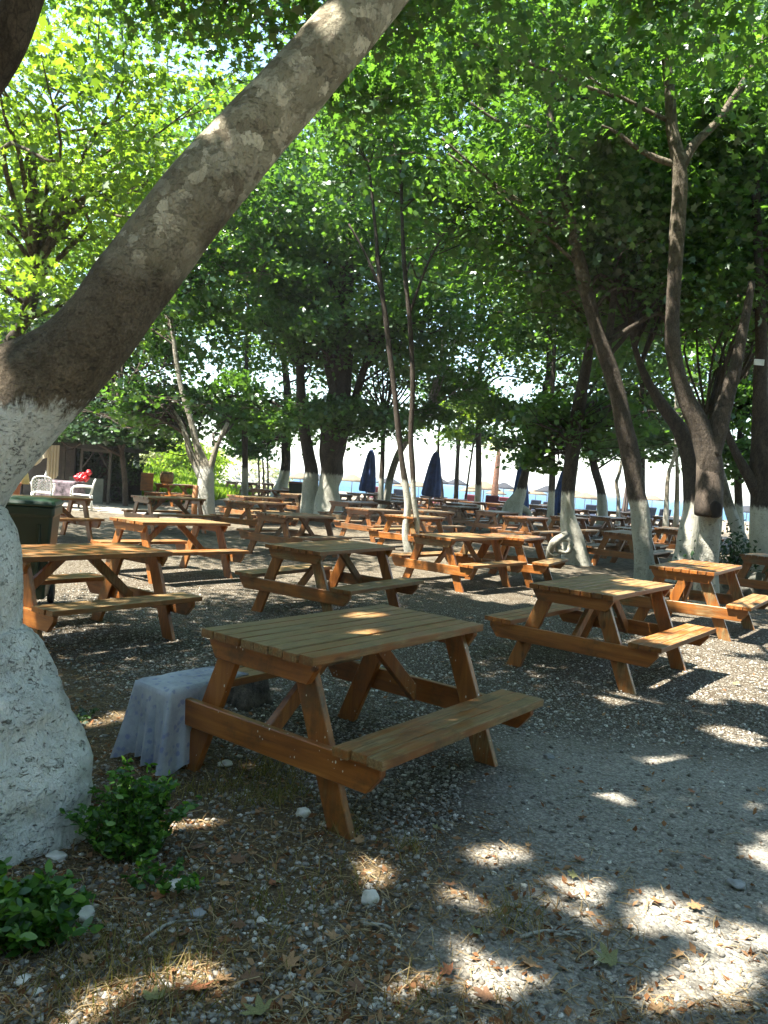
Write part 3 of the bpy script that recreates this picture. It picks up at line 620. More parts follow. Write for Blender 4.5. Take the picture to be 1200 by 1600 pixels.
# ------------------------------------------------------------------ the big leaning plane tree in front
def big_tree():
    base = np.array([-1.62, 3.22, 0.]); root = empty('leaning_plane_tree', base, 0, 'thick leaning plane tree with limewashed bulging foot and flaking bark, nearest of all', 'tree')
    # centre line through photo pixels at given depths, radius in metres
    Q = []
    for px, py, Y, r in BIG: c = at(px, py, Y); Q.append((*c, r))
    S = spline(Q, 24); n = 220
    def lump(p, d, t):
        q = Vector(p + d * .3); z = p[2]
        lo = max(0, min(1, (1.7 - z) / 1.2)); 
        r = 1 + (.05 + .085 * lo) * noise.noise(q * 2.1 + Vector((0, 0, 3))) + (.022 + .05 * lo) * noise.noise(q * 6.) + (.006 + .022 * lo) * noise.noise(q * 17.) + (.003 + .012 * lo) * noise.noise(q * 41.)
        if z < .9: r += (.9 - z) ** 2 * .30 * (.5 + .5 * math.sin(math.atan2(d[1], d[0]) * 5 + 1.2))
        r += .045 * math.exp(-((t - .62) / .035) ** 2) * max(0, noise.noise(q * 3 + Vector((2, 2, 2))) + .3)
        return r
    mb = MB(); mb.tube(S[:, :3] - base, S[:, 3], n, lump=lump); mb.build('trunk', BARK0, root)
    br = MB(); tip = S[-1][:3]
    for e in ((-2.5, 5.5, 7.2), (1.2, 8.2, 6.8), (3.6, 5.6, 7.4), (.6, 4.0, 8.6), (-.5, 2.0, 7.6), (2.6, 3.2, 8.2)):
        e = np.array(e); sp = spline([tip, tip + (e - tip) * .35 + np.array([0, 0, .4]), tip + (e - tip) * .7 + rng.normal(size=3) * .15, e], 6)
        br.tube(sp - base, np.linspace(.10, .018, len(sp)), 9, jit=.1)
    br.build('limb', BARK0, root)
    A = [[] for _ in range(4)]
    for j, (c, r, nc) in enumerate((((-.6, 4.2, 8.0), (5.2, 4.2, 1.5), 230), ((.4, 8.2, 7.4), (3.4, 1.6, 1.0), 60), ((-3.4, 2.0, 8.2), (4., 3.2, 1.3), 110))):
        pos, nm, sz, ti, cc = crown_leaves(c, r, nc, 140, .112, 900 + j, .3, cr=.8)
        k = cull(pos, sz, 4.4) & sun_open(pos, sz)
        for a, q in zip(A, (pos, nm, sz, ti)): a.append(q[k])
    pos, nm, sz, ti = (np.concatenate(a) for a in A)
    leaf_mesh('crown', pos, nm, sz, ti, 'plane', LEAF, root, base)
# photo pixel, depth, radius of the centre line from foot to crown
BIG = [(-150, 1440, 3.15, .56), (-125, 1330, 3.15, .545), (-108, 1210, 3.17, .53), (-124, 1090, 3.2, .475), (-140, 985, 3.2, .405), (-124, 880, 3.22, .385), (-134, 790, 3.25, .345), (-88, 722, 3.28, .305), (-15, 655, 3.32, .258),
       (97, 572, 3.36, .180), (154, 514, 3.4, .163), (209, 438, 3.45, .160), (300, 318, 3.5, .158), (370, 236, 3.55, .150), (455, 142, 3.6, .142), (528, 60, 3.66, .136), (592, -15, 3.75, .130), (700, -150, 4.0, .13), (830, -330, 4.3, .12)]
big_tree()

def low(px, py, Y, wx, wz, n, cr=.7):
    wx *= 1.25; n = int(n * .8)
    c = at(px, py, Y); return (c[0], Y, c[2], wx / 2 / F * Y, wx / 2.4 / F * Y, wz / 2 / F * Y, n, cr)
tree('plane_tree', 'dark leafless limb of a plane tree crossing the top corner by the leaning trunk', 4.6, [[(-330, 1300, 130), (-300, 800, 110), (-220, 450, 100), (-90, 210, 80), (10, 60, 62), (60, -60, 50), (120, -200, 40)]], BARK4,
     [(-3.6, 6.2, 7.6, 3.4, 2.6, 1.2, 80, .8), (-1.8, 9.6, 7.6, 2.6, 1.6, 1.3, 50, .8)], tpl='plane', size=.09, per=150, seed=1, near=4.4, nb=5)
tree('plane_tree', 'bright yellow green plane tree hanging low behind the leaning trunk, sunlit', 16, [[(-140, 900, 30), (-130, 760, 26), (-60, 620, 22), (40, 500, 18), (60, 380, 12)]], BARK1,
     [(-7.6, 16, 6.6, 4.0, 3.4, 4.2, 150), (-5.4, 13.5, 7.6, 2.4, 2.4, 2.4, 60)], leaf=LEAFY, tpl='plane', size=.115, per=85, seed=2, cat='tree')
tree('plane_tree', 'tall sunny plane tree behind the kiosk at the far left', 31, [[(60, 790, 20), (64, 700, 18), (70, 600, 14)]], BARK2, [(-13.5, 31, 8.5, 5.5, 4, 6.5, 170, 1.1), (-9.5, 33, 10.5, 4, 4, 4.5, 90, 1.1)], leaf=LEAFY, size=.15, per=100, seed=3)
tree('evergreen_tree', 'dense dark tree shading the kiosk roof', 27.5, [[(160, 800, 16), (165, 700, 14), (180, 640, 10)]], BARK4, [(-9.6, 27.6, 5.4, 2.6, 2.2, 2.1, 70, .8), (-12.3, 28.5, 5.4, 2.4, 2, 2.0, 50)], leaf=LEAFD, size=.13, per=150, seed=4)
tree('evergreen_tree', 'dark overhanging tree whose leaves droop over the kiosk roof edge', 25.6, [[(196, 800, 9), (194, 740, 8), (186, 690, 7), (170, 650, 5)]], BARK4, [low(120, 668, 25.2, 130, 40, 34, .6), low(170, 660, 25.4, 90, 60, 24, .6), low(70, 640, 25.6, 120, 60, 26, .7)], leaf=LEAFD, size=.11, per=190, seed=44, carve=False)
tree('plane_tree', 'pale split-trunk plane tree with a sunlit white foot beside the grassy bank', 23, [[(322, 812, 32), (320, 775, 27), (322, 742, 24), (314, 715, 16), (306, 690, 11), (296, 650, 9), (284, 610, 8), (275, 560, 7), (270, 520, 6), (264, 478, 5), (258, 430, 4)],
      [(316, 745, 16), (298, 708, 12), (290, 680, 9), (272, 645, 7), (240, 610, 5)], [(326, 742, 13), (338, 700, 8), (356, 660, 6)]], BARK3,
     [(-7.0, 23.2, 6.4, 2.6, 2.2, 2.4, 65), (-4.6, 24, 7.6, 2.4, 2.2, 2.4, 55), (-6, 23, 9.6, 3.5, 2.6, 2.2, 80), low(235, 625, 23, 120, 60, 24), low(365, 650, 24, 60, 40, 8), low(180, 640, 24, 110, 70, 22)], size=.125, per=100, seed=5)
tree('plane_tree', 'thick old plane tree with a knotted white foot, larger of the touching pair', 26, [[(516, 822, 54), (515, 800, 46), (514, 770, 37), (518, 735, 37), (522, 690, 42), (527, 640, 40), (533, 590, 33), (538, 520, 27), (541, 430, 21), (546, 350, 16), (549, 260, 10)],
      [(528, 690, 26), (548, 650, 18), (562, 600, 13), (580, 540, 9)], [(526, 620, 22), (512, 560, 13), (500, 500, 9), (492, 440, 6)], [(542, 420, 12), (560, 350, 8), (585, 300, 6)], [(538, 500, 12), (516, 440, 8), (500, 380, 5)]], BARK2,
     [(-1.6, 25.4, 9.4, 4.0, 2.6, 3.6, 150, .9), (-.2, 24.5, 6.3, 2.4, 1.8, 1.7, 45), (-3.4, 24.6, 6.0, 1.8, 1.6, 1.3, 24), (-2, 24, 13.5, 5, 3, 2.4, 110), low(575, 650, 25, 100, 60, 26), low(490, 640, 25, 70, 50, 12)], size=.125, per=110, seed=6, n=18, jit=.26)
tree('plane_tree', 'slimmer dark plane tree growing against the thick knotted one', 26.4, [[(489, 820, 40), (487, 805, 34), (484, 770, 27), (486, 735, 21), (478, 690, 18), (471, 620, 15), (468, 540, 13), (466, 490, 10), (470, 430, 8)]], BARK2,
     [(-3.6, 27.4, 8.0, 2.6, 2.2, 3.0, 80), (-3.8, 27.8, 12.6, 3.4, 2.4, 2.6, 80)], size=.125, per=105, seed=7, jit=.22)
tree('plane_tree', 'plane tree with a wide flared grey-white foot left of the touching pair', 36, [[(430, 800, 40), (433, 782, 30), (440, 760, 21), (446, 732, 15), (447, 690, 14), (450, 640, 13), (447, 590, 11), (442, 540, 9), (446, 480, 7)]], BARK2,
     [(-5.2, 36, 8.4, 4.2, 3, 4.0, 130, 1.1), low(400, 690, 35.5, 80, 70, 22, .8), low(440, 640, 35, 130, 70, 30, .9), (-5, 36, 14.5, 5, 3, 3.2, 100, 1.1)], size=.15, per=105, seed=8)
tree('twin_stem_tree', 'thin twin-stemmed tree with slender white feet in the middle of the tables', 16.8, [[(641, 872, 15), (634, 832, 12), (637, 790, 11), (633, 755, 10), (628, 720, 9), (622, 670, 9), (615, 600, 8), (603, 500, 8), (592, 420, 7), (585, 340, 5), (575, 250, 4)],
      [(647, 868, 9), (651, 820, 9), (646, 780, 9), (645, 740, 9), (642, 680, 8), (645, 600, 8), (640, 500, 7), (632, 420, 7), (628, 330, 5), (625, 230, 4)], [(598, 460, 5), (570, 395, 4), (545, 350, 3)], [(640, 490, 5), (665, 420, 4), (690, 370, 3)]], BARK2,
     [(-.6, 17.6, 9.4, 3.0, 2.2, 2.0, 75), (1.6, 18, 7.2, 1.8, 1.6, 1.2, 18)], size=.11, per=95, seed=9, nb=12)
tree('plane_tree', 'leaning tree with gnarled mossy spread roots and a blue parasol behind it', 27, [[(788, 850, 60), (790, 832, 48), (798, 806, 36), (808, 783, 26), (815, 765, 15), (822, 730, 14), (832, 690, 12), (843, 650, 11), (852, 610, 10), (858, 570, 9), (855, 500, 7)],
      [(800, 800, 20), (775, 815, 12), (755, 832, 9), (735, 842, 6)], [(806, 790, 16), (825, 800, 10), (828, 815, 7)]], BARK2, [(5.2, 27, 7.2, 3.0, 2.4, 2.6, 80), (5.5, 27.5, 11.2, 4, 3, 2.6, 100), low(815, 640, 26.5, 130, 60, 30), low(790, 690, 26.5, 50, 40, 7, .5)], size=.125, per=105, seed=10, flare=False, jit=.35)
o = tree('plane_tree', 'upright plane tree with a white foot and round hollow burls on it', 17, [[(900, 892, 56), (898, 872, 44), (895, 845, 33), (888, 805, 23), (888, 768, 21), (893, 720, 22), (898, 680, 22), (906, 630, 20), (914, 585, 17), (922, 540, 12), (930, 480, 8)]], BARK2,
     [(4.6, 17.6, 6.4, 2.4, 2, 1.9, 60), (4.6, 18, 9.4, 3.2, 2.4, 2.2, 85), low(865, 660, 17.5, 120, 70, 26, .55), low(850, 715, 17.6, 60, 50, 8, .4), low(940, 650, 18, 80, 80, 16, .5)], size=.11, per=105, seed=11, jit=.2)
bu = MB(); b0 = np.array(o.location)
for px, py, rr in ((882, 853, .15), (866, 859, .12)):
    c = at(px, py, 16.62) - b0; pts = [c + rr * (math.cos(q) * RC + math.sin(q) * np.array([0, .35, .93])) for q in np.linspace(0, 2 * math.pi, 17)]
    bu.tube(pts, [rr * (.34 + .12 * math.sin(3 * q_ + px)) for q_ in np.linspace(0, 2 * math.pi, 17)], 9, cap=False, jit=.6)
bu.tube(spline([at(884, 836, 16.8) - b0, at(872, 842, 16.6) - b0, at(862, 852, 16.6) - b0, at(858, 868, 16.7) - b0, at(862, 884, 16.8) - b0], 5), np.linspace(.10, .07, 21), 9, jit=.5)
bu.build('burl', bark('burl bark', (.05, .04, .03), (.16, .14, .11), (.3, .28, .22), 1.5, wcol=(.34, .33, .27), big=True), o)
tree('plane_tree', 'long slanting plane tree with a smooth white foot in front of the red brown table', 14.4, [[(1012, 924, 52), (1010, 908, 42), (1006, 880, 33), (1004, 850, 30), (1001, 800, 28), (995, 775, 27), (990, 740, 28), (980, 690, 28), (966, 620, 26), (948, 560, 24), (928, 500, 21), (908, 420, 19), (890, 340, 17), (872, 260, 15), (858, 170, 13), (848, 90, 11), (840, 10, 9), (835, -80, 7)],
      [(948, 545, 13, .1), (956, 490, 10, .3), (962, 430, 8, .5), (970, 360, 5, .6)], [(876, 360, 8), (840, 330, 6), (790, 300, 5), (740, 260, 4), (690, 215, 3)], [(872, 350, 6), (820, 320, 5), (770, 290, 4)], [(866, 215, 7), (830, 200, 6), (780, 190, 5), (735, 160, 4)], [(905, 415, 7), (860, 375, 5), (800, 320, 4), (740, 270, 4), (700, 240, 3)]], BARK1,
     [(2.5, 15.6, 7.0, 2.4, 1.8, 1.6, 55), (3.4, 16.2, 9.4, 3.4, 2.2, 2.2, 90), (5, 15.8, 5.6, 1.6, 1.2, 1.0, 22)], size=.105, per=105, seed=12, n=16)
tree('plane_tree', 'far curved trunk with a white foot behind the burled tree', 32, [[(941, 822, 20), (941, 790, 16), (938, 765, 13), (930, 735, 13), (922, 700, 11), (915, 660, 8), (910, 610, 6)]], BARK2, [(9.2, 32, 6.6, 3.4, 2.4, 2.6, 85, 1.), (9, 32, 11.5, 4.5, 3, 3, 100, 1.1), low(935, 690, 31.5, 90, 70, 18, .7), low(1020, 640, 32, 90, 60, 16, .7), low(1010, 690, 32, 40, 30, 4, .5)], size=.14, per=105, seed=13)
tree('sapling', 'small curved pale trunk right of the far curved one', 34, [[(966, 812, 7), (966, 775, 6), (963, 755, 6), (968, 738, 5), (975, 700, 4)]], BARK3, [(10.6, 34, 4.6, 1.2, 1., .8, 9)], size=.12, per=70, seed=14, nb=4)
tree('sapling', 'left stem of two thin crooked trunks before the sea', 25, [[(1040, 822, 9), (1042, 770, 7), (1045, 738, 6), (1052, 718, 6), (1056, 690, 5), (1055, 640, 4)]], BARK3, [(9.4, 25.4, 6.2, 2., 1.4, 1.4, 26)], size=.115, per=80, seed=15, nb=6)
tree('sapling', 'right straight stem of two thin trunks before the sea', 25.2, [[(1056, 822, 9), (1058, 770, 7), (1058, 730, 6), (1056, 690, 5), (1060, 630, 4)]], BARK3, [(9.8, 26, 8.0, 2.2, 1.6, 1.6, 34)], size=.115, per=85, seed=16, nb=6)
tree('plane_tree', 'broad plane tree with a sun-flecked white foot just behind the sawn-off tree', 15, [[(1062, 925, 60), (1068, 900, 50), (1074, 860, 42), (1080, 825, 38), (1085, 790, 34), (1085, 750, 34), (1078, 710, 30), (1062, 670, 24), (1040, 640, 18), (1020, 610, 14), (1005, 580, 11), (994, 550, 9), (985, 510, 7)]], BARK2,
     [(5.0, 15.6, 6.2, 1.6, 1.3, 1.3, 26), (5.8, 17, 9.0, 3., 2, 2.2, 75)], size=.105, per=105, seed=17, n=16)
o = tree('plane_tree', 'forked plane tree with a sawn-off lobed base and cream painted foot', 12, [[(1103, 960, 44), (1103, 930, 40), (1103, 900, 38), (1106, 860, 35), (1110, 810, 34), (1110, 760, 37), (1108, 715, 40), (1095, 672, 34), (1075, 630, 27), (1058, 580, 24), (1050, 520, 23), (1053, 450, 22), (1057, 380, 22), (1061, 300, 23), (1060, 255, 21), (1050, 200, 18), (1046, 140, 16), (1040, 90, 14), (1030, 40, 12), (1022, -40, 10)],
      [(1108, 710, 36), (1119, 680, 32), (1130, 640, 26), (1142, 600, 22), (1152, 560, 18), (1162, 510, 14), (1175, 440, 10)],
      [(1064, 260, 17), (1085, 225, 14), (1120, 190, 13), (1148, 150, 12), (1172, 110, 11), (1195, 60, 10), (1225, -20, 8)], [(1056, 258, 10), (1020, 245, 9), (988, 226, 7), (966, 208, 5), (940, 196, 3)],
      [(1048, 190, 8), (1010, 172, 6), (962, 146, 5), (910, 112, 4), (860, 40, 3.5), (830, -10, 3)], [(960, 150, 6), (900, 130, 6), (830, 100, 5), (760, 75, 4), (700, 50, 4)], [(1034, 40, 9), (1060, 15, 8), (1085, -20, 7)], [(1030, 34, 8), (985, 25, 6), (930, 5, 5), (890, -15, 4)], [(1170, 105, 6), (1130, 70, 5), (1090, 30, 5), (1060, 0, 4)]], BARK1,
     [(4.4, 14.4, 8.6, 3.2, 1.5, 1.6, 70), (2.0, 10.6, 8.2, 2.2, 1.4, 1.1, 40), (5.4, 10.2, 7.2, 1.6, 1.4, 1.2, 30), (5.2, 14.2, 5.6, 1.6, .9, 1.0, 24), (5.6, 14.3, 7.4, 2.2, 1.1, 1.6, 50), (3.4, 14.0, 7.0, 2.0, .9, 1.2, 34), low(620, 130, 12.8, 200, 110, 30, .5), low(770, 60, 12.6, 240, 90, 34, .5), low(960, 60, 12.8, 170, 110, 26, .5), low(1165, 140, 12.9, 110, 140, 26, .5), low(950, 215, 12.7, 90, 50, 9, .4)], size=.115, tpl='plane', per=100, seed=18, n=16, near=5, nb=0)
kb = MB(); b0 = np.array(o.location); c = at(1112, 796, 11.76) - b0
kb.tube([c + np.array([0, .30, .75]), c + np.array([0, .22, .45]), c + np.array([0, .14, .18]), c + np.array([0, .11, .02]), c + np.array([0, .10, -.09]), c + np.array([0, .10, -.115])], [.17, .18, .19, .195, .19, .15], 26, jit=.12)
kb.build('bark_lobe', BARK1N, o); kb = MB()
kb.blob((0, 0, 0), (.085, .035, .125), 3, .25, 3); kb.v = [tuple(np.array(v_) + c + np.array([.02, -.075, .0])) for v_ in kb.v]; kb.build('knot_hole', plain('dark rotted wood', (.012, .009, .007), .95, .2, 12, .5), o)  # no hollow is cut: the hole's shade is this blob's near-black colour
o = tree('plane_tree', 'stout plane tree at the right edge with stones piled round its foot', 14, [[(1200, 900, 60), (1199, 860, 50), (1197, 810, 44), (1194, 770, 40), (1190, 720, 32), (1190, 660, 26), (1188, 600, 22), (1190, 540, 18), (1185, 400, 14), (1180, 250, 12), (1178, 100, 10), (1176, -40, 8)], [(1186, 775, 24), (1168, 742, 17), (1150, 708, 12), (1138, 680, 10), (1125, 640, 8)]], BARK2,
     [(7.6, 14.4, 6.2, 1.8, 1.6, 1.4, 40), (7.4, 14.2, 9.4, 3, 2.4, 2.2, 85)], size=.10, per=110, seed=19, n=16)
sb = MB(); c = at(1186, 566, 13.7) - np.array(o.location); sb.box(c, (.17, .02, .10)); sb.build('white_tag', plain('white plastic', (.7, .7, .68), .5), o)
tree('plane_tree', 'straight dark trunk with a lit white foot seen past the right edge tree', 21, [[(1155, 832, 16), (1154, 780, 12), (1153, 740, 11), (1155, 690, 9), (1160, 640, 7)]], BARK2, [(10.2, 21.6, 6.2, 2.4, 2, 2.0, 60), (9.8, 22, 10.4, 3.6, 2.4, 2.6, 90), low(1165, 690, 20.6, 70, 110, 22, .55), low(1150, 620, 21, 90, 70, 20, .6)], size=.115, per=105, seed=20)
tree('plane_tree', 'low slanting trunk blotched with sun between the sawn-off tree and the right edge', 16, [[(1164, 868, 26), (1157, 846, 22), (1147, 815, 19), (1137, 785, 16), (1130, 755, 14), (1122, 725, 11), (1112, 690, 9), (1100, 650, 7)]], BARK3, [(7.4, 16.6, 6.4, 1.8, 1.4, 1.4, 34)], size=.105, per=100, seed=21)
tree('plane_tree', 'thin straight trunk with a white foot near the closed parasol, left of its bent neighbour', 29, [[(594, 812, 12), (595, 770, 9), (597, 735, 8), (598, 700, 7), (600, 650, 6)]], BARK2, [(-.4, 29.4, 6.0, 2.2, 1.8, 1.5, 34), (.2, 30, 9.6, 3.6, 2.4, 2.8, 90)], size=.13, per=105, seed=22, nb=8)
tree('plane_tree', 'bent trunk with a sun-streaked white foot leaning across the twin stems', 29.3, [[(602, 818, 18), (604, 780, 13), (610, 745, 11), (620, 715, 11), (634, 690, 10), (645, 672, 9), (660, 655, 7), (680, 630, 5)]], BARK3, [(2.2, 29.6, 5.6, 1.8, 1.4, .9, 22), (2.8, 30, 9.0, 3.2, 2.4, 2.6, 80), low(660, 640, 29, 90, 40, 14, .7)], size=.13, per=100, seed=23, nb=8)
for i, (st, lab, cr) in enumerate((([(692, 800, 6), (690, 760, 5), (686, 730, 4), (685, 690, 4), (688, 650, 3)], 'slim wavy stem right of the closed parasol with the white base', (2.6, 40, 5.6, 1.6, 1.2, 1.2, 16)),
        ([(712, 806, 8), (713, 760, 7), (716, 700, 6), (720, 650, 5)], 'straight stem hung with pale drooping twigs before the beach', (3.8, 40, 6.2, 1.8, 1.2, 1.2, 18)),
        ([(725, 800, 4), (732, 745, 3), (738, 705, 3), (743, 680, 2)], 'slanting sapling with a flat dark tuft of leaves', (4.75, 40.2, 4.1, 1.5, .8, .28, 16)))):
    o = tree('sapling', lab, 40, [st], BARK4, [cr], size=.15, per=80, seed=30 + i, nb=6)
    if i == 1:
        tw = MB(); b0 = np.array(o.location); r_ = np.random.default_rng(8)
        for q in range(46):
            c = at(700 + 40 * r_.random(), 640 + 18 * r_.random(), 39.6 + .8 * r_.random()) - b0; l = .8 + 2.2 * r_.random()
            tw.tube([c, c + np.array([.05 * r_.normal(), 0, -l * .5]), c + np.array([.12 * r_.normal(), 0, -l])], [.012, .009, .005], 4, cap=False)
        tw.build('hanging_twigs', BARK3, o)
for i, (px, lab) in enumerate(((404, 'thin sapling left of the flared trunk, leftmost of three'), (411, 'middle of three thin saplings left of the flared trunk'), (418, 'thin sapling left of the flared trunk, closest to it'))):
    tree('sapling', lab, 44, [[(px, 800, 4), (px + 1, 750, 3), (px - 1, 710, 2.5)]], BARK4, [(at(px, 690, 44)[0], 44, 3.6 + .4 * i, 1.3, 1., .9, 12)], size=.15, per=70, seed=40 + i, nb=5, leaf=LEAFD if i == 1 else LEAF, group='saplings left of the flared trunk')
# trees behind, closing the grove
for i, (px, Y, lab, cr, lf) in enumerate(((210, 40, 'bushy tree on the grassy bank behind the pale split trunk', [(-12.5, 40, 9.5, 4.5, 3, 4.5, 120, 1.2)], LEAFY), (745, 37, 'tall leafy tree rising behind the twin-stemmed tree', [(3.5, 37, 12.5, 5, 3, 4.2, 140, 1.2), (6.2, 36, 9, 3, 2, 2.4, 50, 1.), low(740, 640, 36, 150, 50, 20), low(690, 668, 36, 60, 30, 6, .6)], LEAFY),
        (1000, 30, 'leafy tree behind the slanting trunk, its foot hidden by tables', [(11.5, 30, 10.5, 4.5, 3, 4.4, 140, 1.1), low(1000, 668, 29, 110, 60, 14)], LEAF), (860, 26, 'tree filling the gap above the burled trunk', [(6.6, 26, 11., 3.6, 2.4, 3.6, 110, 1.)], LEAF), (1120, 27, 'tree behind the right edge trees, mostly hidden', [(13.2, 27, 8.6, 3.6, 2.6, 3.6, 110, 1.), low(1050, 690, 26, 70, 70, 9, .5), low(1120, 700, 26, 60, 60, 9, .5)], LEAF),
        (380, 31, 'tree whose crown closes the gap above the flared trunk', [(-6.5, 31, 11.5, 4.2, 2.6, 3.6, 120, 1.), low(330, 612, 30, 150, 70, 26), low(450, 650, 30, 110, 60, 18), low(250, 645, 30, 130, 80, 26), low(210, 690, 30, 90, 50, 12, .5)], LEAF))):
    tree('plane_tree', lab, Y, [[(px, 810, 12), (px + 3, 740, 10), (px + 2, 640, 8), (px + 6, 540, 6), (px + 8, 420, 4)]], BARK2, cr, leaf=lf, size=.15, per=105, seed=50 + i, nb=8 if i == 5 else 14)

# low drooping sprays that hang before the beach light
for i, (px, py, Y, rx, rz, cl, lab) in enumerate(()): pass
# the rest of the grove, behind and beside the photographer: one far mass of leaves and trunks
r_ = np.random.default_rng(99)
n = 26000; th = np.concatenate([R(20) + R(230) * r_.random(n)]) - R(135) - R(0); th = -math.pi / 2 + (r_.random(n) * 2 - 1) * R(118)
rad = 17 + 5 * r_.random(n); z = .4 + 13 * r_.random(n) ** .9
P = np.stack([rad * np.cos(th) + 1, rad * np.sin(th) + 4, z], 1)
tag(leaf_mesh('woods', P, r_.normal(size=(n, 3)) + np.array([0, 0, .5]), .30 + .22 * r_.random(n), r_.random(n), 'simple', LEAF), 'leafy mass of the grove carrying on round the clearing', 'woods', kind='stuff')

# ------------------------------------------------------------------ low plants by the leaning trunk
def low_plant(name, label, c, rx, ry, h, n, size, seed, tpl='oval', mat=LEAFP, up=.7, cat='plant'):
    r_ = np.random.default_rng(seed); root = empty(name, (c[0], c[1], 0), 0, label, cat); base = np.array([c[0], c[1], 0.])
    st = MB(); P = []; ax = []; k = int(n / 26)
    for i in range(k):
        a = r_.random() * 6.28; q = math.sqrt(r_.random()); x, y = rx * q * math.cos(a), ry * q * math.sin(a); hh = h * (1 - .55 * q * q) * (.65 + .5 * r_.random())
        lean = np.array([x * .45 + r_.normal() * .05, y * .45 + r_.normal() * .05]); s0 = np.array([x * .7, y * .7, 0]); s2 = np.array([x * .7 + lean[0], y * .7 + lean[1], hh]); s1 = (s0 + s2) / 2 + np.array([0, 0, hh * .15])
        sp = spline([s0, s1, s2], 4); st.tube(sp, np.linspace(.0035, .0015, len(sp)), 4, cap=False)
        for j in range(26):
            t_ = .15 + .85 * r_.random(); b_ = sp[min(len(sp) - 1, int(t_ * len(sp)))]; th = r_.random() * 6.28; d = np.array([math.cos(th), math.sin(th), .35 + .5 * r_.random()])
            P.append(b_ + d * size * .9); ax.append(d)
    P = np.array(P) + base; ax = np.array(ax); n_ = len(P); nm = r_.normal(size=(n_, 3)) * .45 + np.array([0, -.1, up])
    st.build('stems', plain('green stem', (.05, .09, .02), .7), root)
    leaf_mesh('foliage', P, nm, size * (.6 + .7 * r_.random(n_)), r_.random(n_), tpl, mat, root, base, fold=.3, axis=ax)
    return root
c = gnd(205, 1330); low_plant('periwinkle_bush', 'bushy bright green periwinkle growing against the foot of the leaning trunk', (c[0], c[1]), .165, .17, .31, 2600, .0165, 1)
c = gnd(30, 1470); low_plant('creeper', 'dark green round-leaved creeper in front of the limewashed foot', (c[0] - .03, c[1]), .21, .13, .19, 1500, .024, 2, mat=LEAFP)
c = gnd(112, 1150); low_plant('weed', 'thin dark weeds growing behind the bulging white foot', (c[0] - .04, c[1]), .10, .34, .08, 420, .018, 3, mat=LEAFD)
c = gnd(245, 1390); low_plant('weed', 'few sprigs of periwinkle below the bush', (c[0], c[1]), .16, .06, .09, 240, .017, 4)
# dry grass tufts
r_ = np.random.default_rng(77)
def tufts(name, spots, n, hgt, mat, label, cat):
    P = []; A_ = []; S_ = []
    for px, py, rr, f in spots:
        c = gnd(px, py)
        for i in range(int(n * f)):
            q = r_.normal(size=2) * rr; s = hgt * (.4 + .8 * r_.random()); a = np.array([r_.normal() * .5, r_.normal() * .5, 1.]); a /= np.linalg.norm(a)
            P.append((c[0] + q[0], c[1] + q[1], 0) + a * s * .9); A_.append(a); S_.append(s)
    P = np.array(P); A_ = np.array(A_); S_ = np.array(S_); nm = np.cross(A_, r_.normal(size=A_.shape))
    # narrow blades: scale length along axis, width shrinks with the template
    return tag(leaf_mesh(name, P, nm, S_, r_.random(len(P)), 'blade', mat, fold=.0, axis=A_), label, cat, kind='stuff')
tufts('dry_grass', [(430, 1210, .10, 1), (400, 1250, .09, .8), (350, 1235, .07, .4), (455, 1245, .06, .5), (290, 1240, .05, .3), (540, 1300, .05, .4), (640, 1330, .05, .25), (200, 1500, .15, .8), (120, 1560, .15, .8), (250, 1560, .15, .6), (400, 1420, .12, .5), (520, 1380, .1, .3), (800, 1440, .06, .4), (660, 1560, .12, .3)], 300, .045, GRASS, 'sparse half-dry grass tufts by the nearest table', 'grass')

